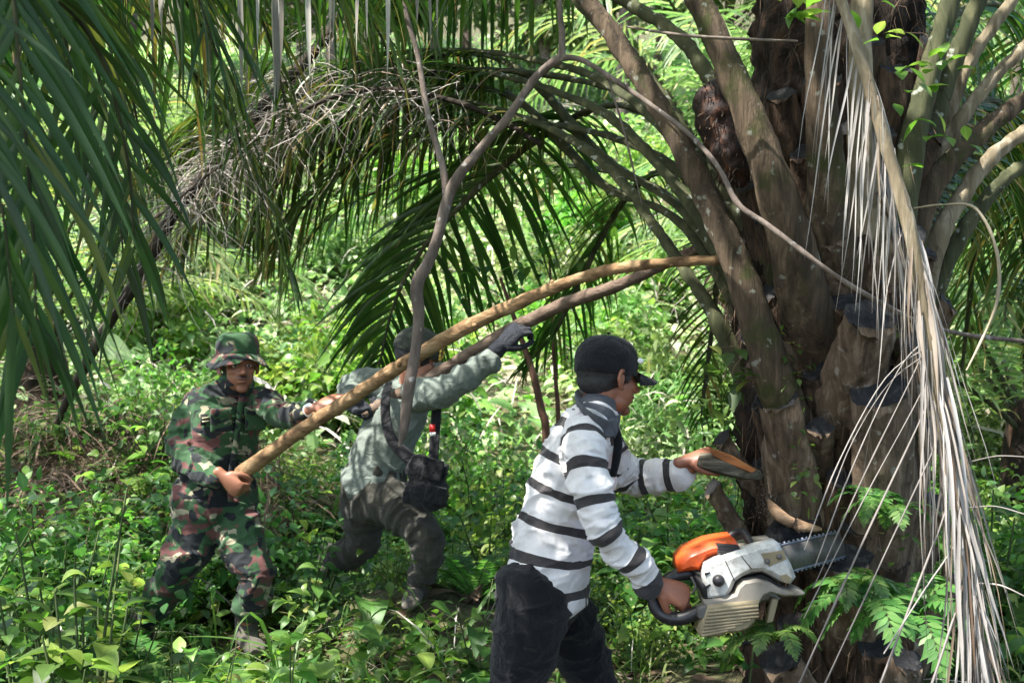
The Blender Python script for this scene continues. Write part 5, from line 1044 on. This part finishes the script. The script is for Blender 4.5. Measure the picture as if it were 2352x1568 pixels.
# foreground seedlings and low plants -------------------------------------------------
broad = [mk_broad(1, .75, 6, .18, .05), mk_broad(2, .65, 6, .13, .040, 'herb_blue'), mk_broad(3, .8, 8, .12, .032), mk_broad(4, .55, 5, .20, .06, 'herb_bright'), mk_broad(5, .7, 7, .11, .036, 'herb_blue')]
ferns = [mk_fern(1), mk_fern(2, 7, .48, .07), mk_fern(3, 10, .6, .10, 'fern', .9, 26)]
hfern = mk_fern(4, 7, .55, .115, 'fern', 2.1, 17, .20)
grs = [mk_grass(1), mk_grass(2, 45, .5)]
shr = [mk_bush(1, 520, .075, .024, 'herb'), mk_bush(2, 520, .065, .024, 'herb_bright', .6), mk_bush(3, 480, .085, .03, 'herb_blue')]
blocked = lambda x, y: (abs(x-.2) < .55 and y < 3.9) or (.5 < x < 1.9 and 3.3 < y < 4.55) or (y < 3.6 and -.1 < x < 1.5)
HT = {'broadleaf_plant': .85, 'fern': .42, 'grass_tuft': .45, 'bush': 1.25}
SZ = lambda s: 'tall' if s > 1.15 else 'low' if s < .85 else 'mid-sized'
def scatter(protos, n, xr, yr, sr, what, group, cond=None):
    k = 0; tries = 0
    while k < n and tries < n*30:
        tries += 1; y = RG.uniform(*yr); x = RG.uniform(-1, 1)*(.50*y+.3) if xr is None else RG.uniform(*xr)
        if blocked(x, y) or (cond and not cond(x, y)): continue
        i = RG.integers(len(protos)); s = RG.uniform(*sr); hp = float(topz(x, y))-float(hgt(x, y)); hp0 = HT[protos[i].name.split('.')[0]]
        if hp < .15: continue
        s = min(s, hp/hp0); r_, sd = zone(x, y)
        copyplant(protos[i], x, y, s, RG.uniform(0, 6.28), f'{SZ(s)} {what[i]}{" plant" if "fern" not in what[i] and "grass" not in what[i] else ""} {ROW[r_]}{sd}'.replace('  ', ' '), group=group); k += 1
BL = ['broad-leaved', 'bluish-green', 'many-leaved', 'large-leaved', 'small-leaved']
scatter(broad, 34, (-2.3, -.5), (3.2, 4.9), (.75, 1.15), BL, 'broad-leaved plants in the undergrowth', lambda x, y: x < -.25*y+.0)
scatter(broad, 70, None, (4.2, 7.5), (.6, 1.15), BL, 'broad-leaved plants in the undergrowth', lambda x, y: not (-1.95 < x < -.15 and 4.4 < y < 5.3))
scatter(ferns, 60, None, (4.0, 7.5), (.6, 1.05), ['fresh green fern', 'light fern', 'large spreading fern'], 'ferns in the undergrowth', lambda x, y: not (-1.6 < x < -.2 and 4.5 < y < 5.3))
scatter(ferns, 14, (1.1, 2.3), (3.2, 3.75), (.45, .75), ['fresh green fern', 'light fern', 'large spreading fern'], 'ferns at the palm foot')
scatter(grs, 60, None, (4.0, 7.0), (.6, 1.2), ['green narrow-bladed grass', 'long-bladed grass'], 'grass tufts')
scatter(shr, 60, None, (4.6, 8.5), (.35, .75), ['small-leaved green', 'bright green', 'bluish-green'], 'leafy low shrubs', lambda x, y: not (-1.75 < x < -.15 and 4.3 < y < 5.6))
scatter(shr, 10, (1.3, 2.6), (4.5, 6), (.5, .9), ['small-leaved green', 'bright green', 'bluish-green'], 'leafy low shrubs')
# picked plants the photo shows clearly
for x, y, d, s, pi, lab in ((110, 1390, 3.3, 1., 3, 'large-leaved bright green seedling at the bottom left'), (230, 1400, 3.2, 1.05, 3, 'seedling with big pointed light green leaves at lower left, nearest the camera'), (140, 1260, 4.0, 1., 1, 'blue-green seedling with paired leaves at the left edge'),
                          (430, 1430, 3.6, .8, 3, 'two-leaved sprout in front of the soldier\'s feet'), (650, 1440, 3.7, .85, 3, 'bright oval-leaved seedling right of the soldier\'s boot'), (700, 1220, 4.9, .9, 0, 'yellow-green leafy plant between the soldier and the man in grey-green'),
                          (1090, 1330, 4.2, 1., 1, 'round-leaved pale plant left of the black trousers'), (420, 1530, 3.3, .7, 1, 'pale striped-leaf seedling at the bottom edge below the soldier'), (2260, 1050, 4.6, 1.2, 0, 'broad green leaves right of the dead frond'), (1680, 1500, 3.2, .8, 4, 'dark green leafy plant below the chainsaw')):
    q = P(x, y, d); z0 = float(hgt(q[0], d)); h = max(.3, q[2]-z0); copyplant(broad[pi], q[0], d, h/.72, RG.uniform(0, 6), lab)
for x, y, d, s, lab in ((2005, 1165, 3.50, .34, 'small fern sprouting from the trunk above the saw bar'), (2050, 1200, 3.38, .34, 'small fern sprouting from the trunk right of the saw bar'), (1960, 1365, 3.34, .34, 'pale hanging fern below the saw bar on the trunk'), (1995, 1420, 3.26, .52, 'bright fern with long fronds at the foot of the trunk'), (2095, 1440, 3.3, .55, 'light green spreading fern right of the trunk foot'), (1775, 1480, 3.2, .32, 'fern frond hanging under the chainsaw')):
    q = P(x, y, d); copyplant(hfern, q[0], q[1], s, RG.uniform(0, 6), lab, z=q[2])

# ground cover nobody could count -----------------------------------------------------
def cover(name, N, xr, yr, hr, L, W, mat, label, cat, prof='ovate', dirz=.3, cond=None, clump=1.):
    x = RG.uniform(-1, 1, N)*(.50*yr[1]+.6) if xr is None else RG.uniform(*xr, N); y = yr[0]+(yr[1]-yr[0])*RG.random(N)**.8
    k = np.abs(x) < .52*y+.5 if xr is None else np.ones(N, bool); q = np.column_stack([x, y, 0*x]); nse = vn(q*1.7)*.6+vn(q*4.1+5)*.4; k &= nse > -.25*clump
    if cond is not None: k &= cond(x, y)
    x, y, nse = x[k], y[k], nse[k]; z = hgt(x, y)+RG.random(len(x))**1.3*(hr[0]+(hr[1]-hr[0])*np.clip(nse+.5, 0, 1)); k = z < np.maximum(topz(x, y)-.04, hgt(x, y)+.04); x, y, z, nse = x[k], y[k], z[k], nse[k]; n = len(x)
    mb = MB(); leaves(mb, np.column_stack([x, y, z]), RG.normal(0, 1, (n, 3))*[1, 1, .35]+[0, -.15, dirz], Z+RG.normal(0, .35, (n, 3)), (sc_ := RG.lognormal(-.05, .38, n))*L, sc_*RG.uniform(.7, 1.25, n)*W, RG.uniform(.3, 1.2, n), prof, .25, np.clip(.5+nse*.4+RG.normal(0, .22, n), 0, 1), RG.normal(0, .3, n))
    tag(mb.build(name, M[mat]), label, cat, kind='stuff')
notrunk = lambda x, y: ~((x > .75) & (x < 1.5) & (y < 4.35)) & ~((((x+2.35)/1.0)**2+((y-7.0)/.9)**2 < 1) & (RG.random(len(x)) < .85))
cover('ground_cover', 21000, None, (3.3, 8.5), (.10, .30), .052, .016, 'herb', 'dense low creeping green leaves covering the forest floor', 'ground cover', cond=notrunk)
cover('ground_cover', 10000, None, (3.6, 8.5), (.16, .42), .085, .026, 'herb_bright', 'scattered brighter leaves above the creeping ground cover', 'ground cover', cond=notrunk)
cover('ground_cover', 5200, None, (3.3, 8.0), (.14, .46), .12, .036, 'herb', 'larger pointed leaves standing out of the ground cover', 'ground cover', cond=notrunk)
cover('grass', 15000, None, (3.4, 9), (.02, .16), .26, .0036, 'grass', 'thin grass blades growing through the undergrowth', 'grass', 'blade', 1.2, cond=notrunk)
cover('leaf_litter', 16000, None, (3.2, 9), (.0, .03), .085, .018, 'dead_brown', 'fallen brown leaves lying on the soil', 'leaf litter', 'lance', -.05, clump=3)
cover('dead_twigs', 2600, None, (3.4, 8), (.02, .30), .32, .0022, 'dry_leaf', 'thin dry stalks and twigs lying in the undergrowth', 'twigs', 'strap', .2, clump=3)
cover('dead_twigs', 7000, (-3.6, -1.2), (5.8, 8.2), (.02, .6), .30, .0028, 'dead_brown', 'tangle of brown dead stalks on the bank at left', 'twigs', 'strap', .1, clump=3)
cover('dry_grass', 17000, None, (8, 26), (.1, 1.0), .42, .0075, 'dry_stalk', 'pale dry stalks standing among the growth on the slope', 'dry grass', 'strap', .8)
M['hill_leaf'] = leafmat('hill_leaf', [(0, (.09, .17, .03)), (.5, (.22, .33, .12)), (.8, (.42, .50, .28)), (1., (.64, .62, .52))], .45, .5)  # leaf colours paled to stand in for haze and overexposure on the slope
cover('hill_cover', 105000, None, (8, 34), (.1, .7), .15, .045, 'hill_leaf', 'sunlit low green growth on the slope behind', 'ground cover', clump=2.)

# things farther back -------------------------------------------------------------------
bb = [mk_bush(11, 1500, .10, .034), mk_bush(12, 1300, .13, .04, 'herb_bright'), mk_bush(13, 1400, .09, .03), mk_bush(14, 700, .30, .02, 'fresh_palm_leaf', .8, 'blade')]
BB = ['olive-green leafy bush', 'broad-leaved bush', 'small-leaved green bush', 'spiky grass-like bush']
SD = {'at far left': 'far left', 'left of the soldier': 'beyond the soldier', 'right of the soldier': 'between the rear men', 'below the grey-green shirt': 'above the olive cap', 'left of the striped shirt': 'right of the olive cap', 'behind the striped shirt': 'behind the black cap', 'in front of the palm trunk': 'behind the trunk', 'under the dead frond': 'behind the dead frond'}
for k in range(80):
    y = 8+RG.random()**.8*12; x = RG.uniform(-1, 1)*(.52*y+.5)
    i = RG.choice(4, p=[.3, .3, .25, .15]); s = RG.uniform(.5, 1.)*(.7+.035*y); r_, sd = zone(x, y)
    copyplant(bb[i], x, y, s, RG.uniform(0, 6.28), f'{SZ(s)} {BB[i]} on {"near" if y < 12 else "far"} slope {SD[sd]}'.replace('mid-sized ', ''), group='bushes on the slope behind')
def mk_tree(seed, h=7., n=5200, mat='bush', R=2.0):
    rs = np.random.default_rng(seed); t = thing('tree', (0, 0, 0), 'x', 'tree'); mb = MB(); ml = MB(); loft(mb, [V3(0, 0, -.3), V3(.1, 0, h*.4), V3(-.05, .1, h*.85)], [.14, .10, .05], n=10, wob=.015)
    K = 30; a = rs.uniform(0, 6.28, K); u = rs.uniform(.25, 1.05, K); rr = rs.uniform(.2, 1, K)*R; cc = np.column_stack([np.cos(a)*rr, np.sin(a)*rr, h*u])
    for k in range(K): loft(mb, [V3(0, 0, h*u[k]*.75), cc[k]*.5+V3(0, 0, h*u[k]*.45), cc[k]], [.04, .025, .01], n=5)
    tk = mb.build('trunk', M['branch'], t); i = rs.integers(0, K, n); off = nz(rs.normal(0, 1, (n, 3)))*(rs.random((n, 1))**.5)*rs.uniform(.4, .9, K)[i][:, None]*[1, 1, .7]
    leaves(ml, cc[i]+off, nz(off)+rs.normal(0, .6, (n, 3))+[0, 0, -.5], Z+rs.normal(0, .5, (n, 3)), rs.uniform(.6, 1.4, n)*.22, rs.uniform(.6, 1.3, n)*.07, rs.uniform(.2, 1, n), 'ovate', .25, np.clip(rs.random(n)*.6+rs.random(K)[i]*.45, 0, 1)); ml.build('crown', M[mat], t); return t
trees = [mk_tree(1), mk_tree(2, 8.5, 6000, 'herb_bright', 2.4)]
TX = [(-9.5, 21), (-5.5, 23), (-1.5, 24), (2.2, 22), (8, 20), (4.5, 23), (-3.2, 26), (10.5, 23), (.5, 27), (-12, 25), (9.5, 15), (13, 25), (-7.5, 27), (6.5, 27), (-11, 18), (-3.5, 21.5), (.8, 22.5), (-1.2, 29), (3.8, 29), (-5.8, 30), (6.2, 22), (-7.6, 22), (9, 28), (-10, 28)]
for k, (x, y) in enumerate(TX):
    i = k % 2; copyplant(trees[i], x, y, RG.uniform(.8, 1.15), RG.uniform(0, 6), f'{["olive-green", "bright green"][i]} tree on the {"near" if y < 17 else "far"} slope {SD[zone(x, y)[1]]}', group='trees on the slope behind')
def mk_palm(seed, n=13, L=2.6):
    rs = np.random.default_rng(seed); t = thing('young_palm', (0, 0, 0), 'x', 'palm tree'); mb = MB(); loft(mb, [V3(0, 0, -.1), V3(0, 0, .5), V3(0, 0, .9)], [.22, .2, .14], n=14, wob=.02); mb.build('trunk', M['core'], t)
    for k in range(n):
        a = k*2.4; e = rs.uniform(.7, 2.6); d = nz(V3(math.cos(a), math.sin(a), e)); p = V3(0, 0, .7); path = [p]
        for j in range(10): p = p+nz(d+V3(0, 0, -1)*1.5*(j/10)**1.3)*L*rs.uniform(.95, 1.05)/10; path.append(p)
        mb = MB(); loft(mb, path, np.linspace(.022, .004, 11), n=6, sub=2); f = mb.build('frond', M['petiole_dark'], t)
        ml = MB(); frond_leaflets(ml, np.array(path), 40, .5, .014, t0=.15, ang=62, k=.7, jit=.08, prof='strap', endf=.35, lift=.15); ml.build('leaflets', M['fresh_palm_leaf'], f)
    return t
yp = mk_palm(5)
for k, (x, y, s, lab) in enumerate(((2.6, 9.6, 1.1, 'bright young palm on the slope behind the black cap'), (5.2, 9.5, 1.3, 'bright young palm behind the dead frond at right'), (-5.2, 14.5, 1.3, 'young palm with arching fronds far back at left'), (3.6, 7.6, 1.0, 'young palm just right of the big trunk'), (-4.3, 10, 1.2, 'young palm at the far left behind the hanging fronds'), (2.6, 13, 1.7, 'tall bright palm high on the slope at upper centre'), (-6.2, 13, 1.5, 'pale green palm far off at upper left'))):
    copyplant(yp, x, y, s, k*1.1, lab)

# where labels coincide, tell things apart by their place
import collections
bpy.context.view_layer.update()
by = collections.defaultdict(list)
for o in col.objects:
    if o.parent is None and 'label' in o and o.get('kind') is None: by[o['label']].append(o)
ORD = ['leftmost', 'second from left', 'third from left', 'fourth from left', 'fifth from left', 'sixth from left', 'seventh from left', 'eighth from left', 'ninth from left']
NUM = ['', 'one', 'two', 'three', 'four', 'five', 'six', 'seven', 'eight', 'nine']
for lab, os_ in by.items():
    if len(os_) > 1:
        os_.sort(key=lambda o: o.location.x/max(o.location.y, .1)); n = len(os_)
        for i, o in enumerate(os_[:9]): o['label'] = f"{lab}, {'rightmost' if i == n-1 else ORD[i]} of {NUM[min(n, 9)]}"
for o in col.objects:
    if o.parent is None and 'label' in o:
        for a_, b_ in (('mid-sized ', ''), ('narrow-bladed ', ''), ('in foreground ', 'in front '), ('farther back ', '')):
            if len(o['label'].replace('-', ' ').split()) > 16: o['label'] = o['label'].replace(a_, b_)
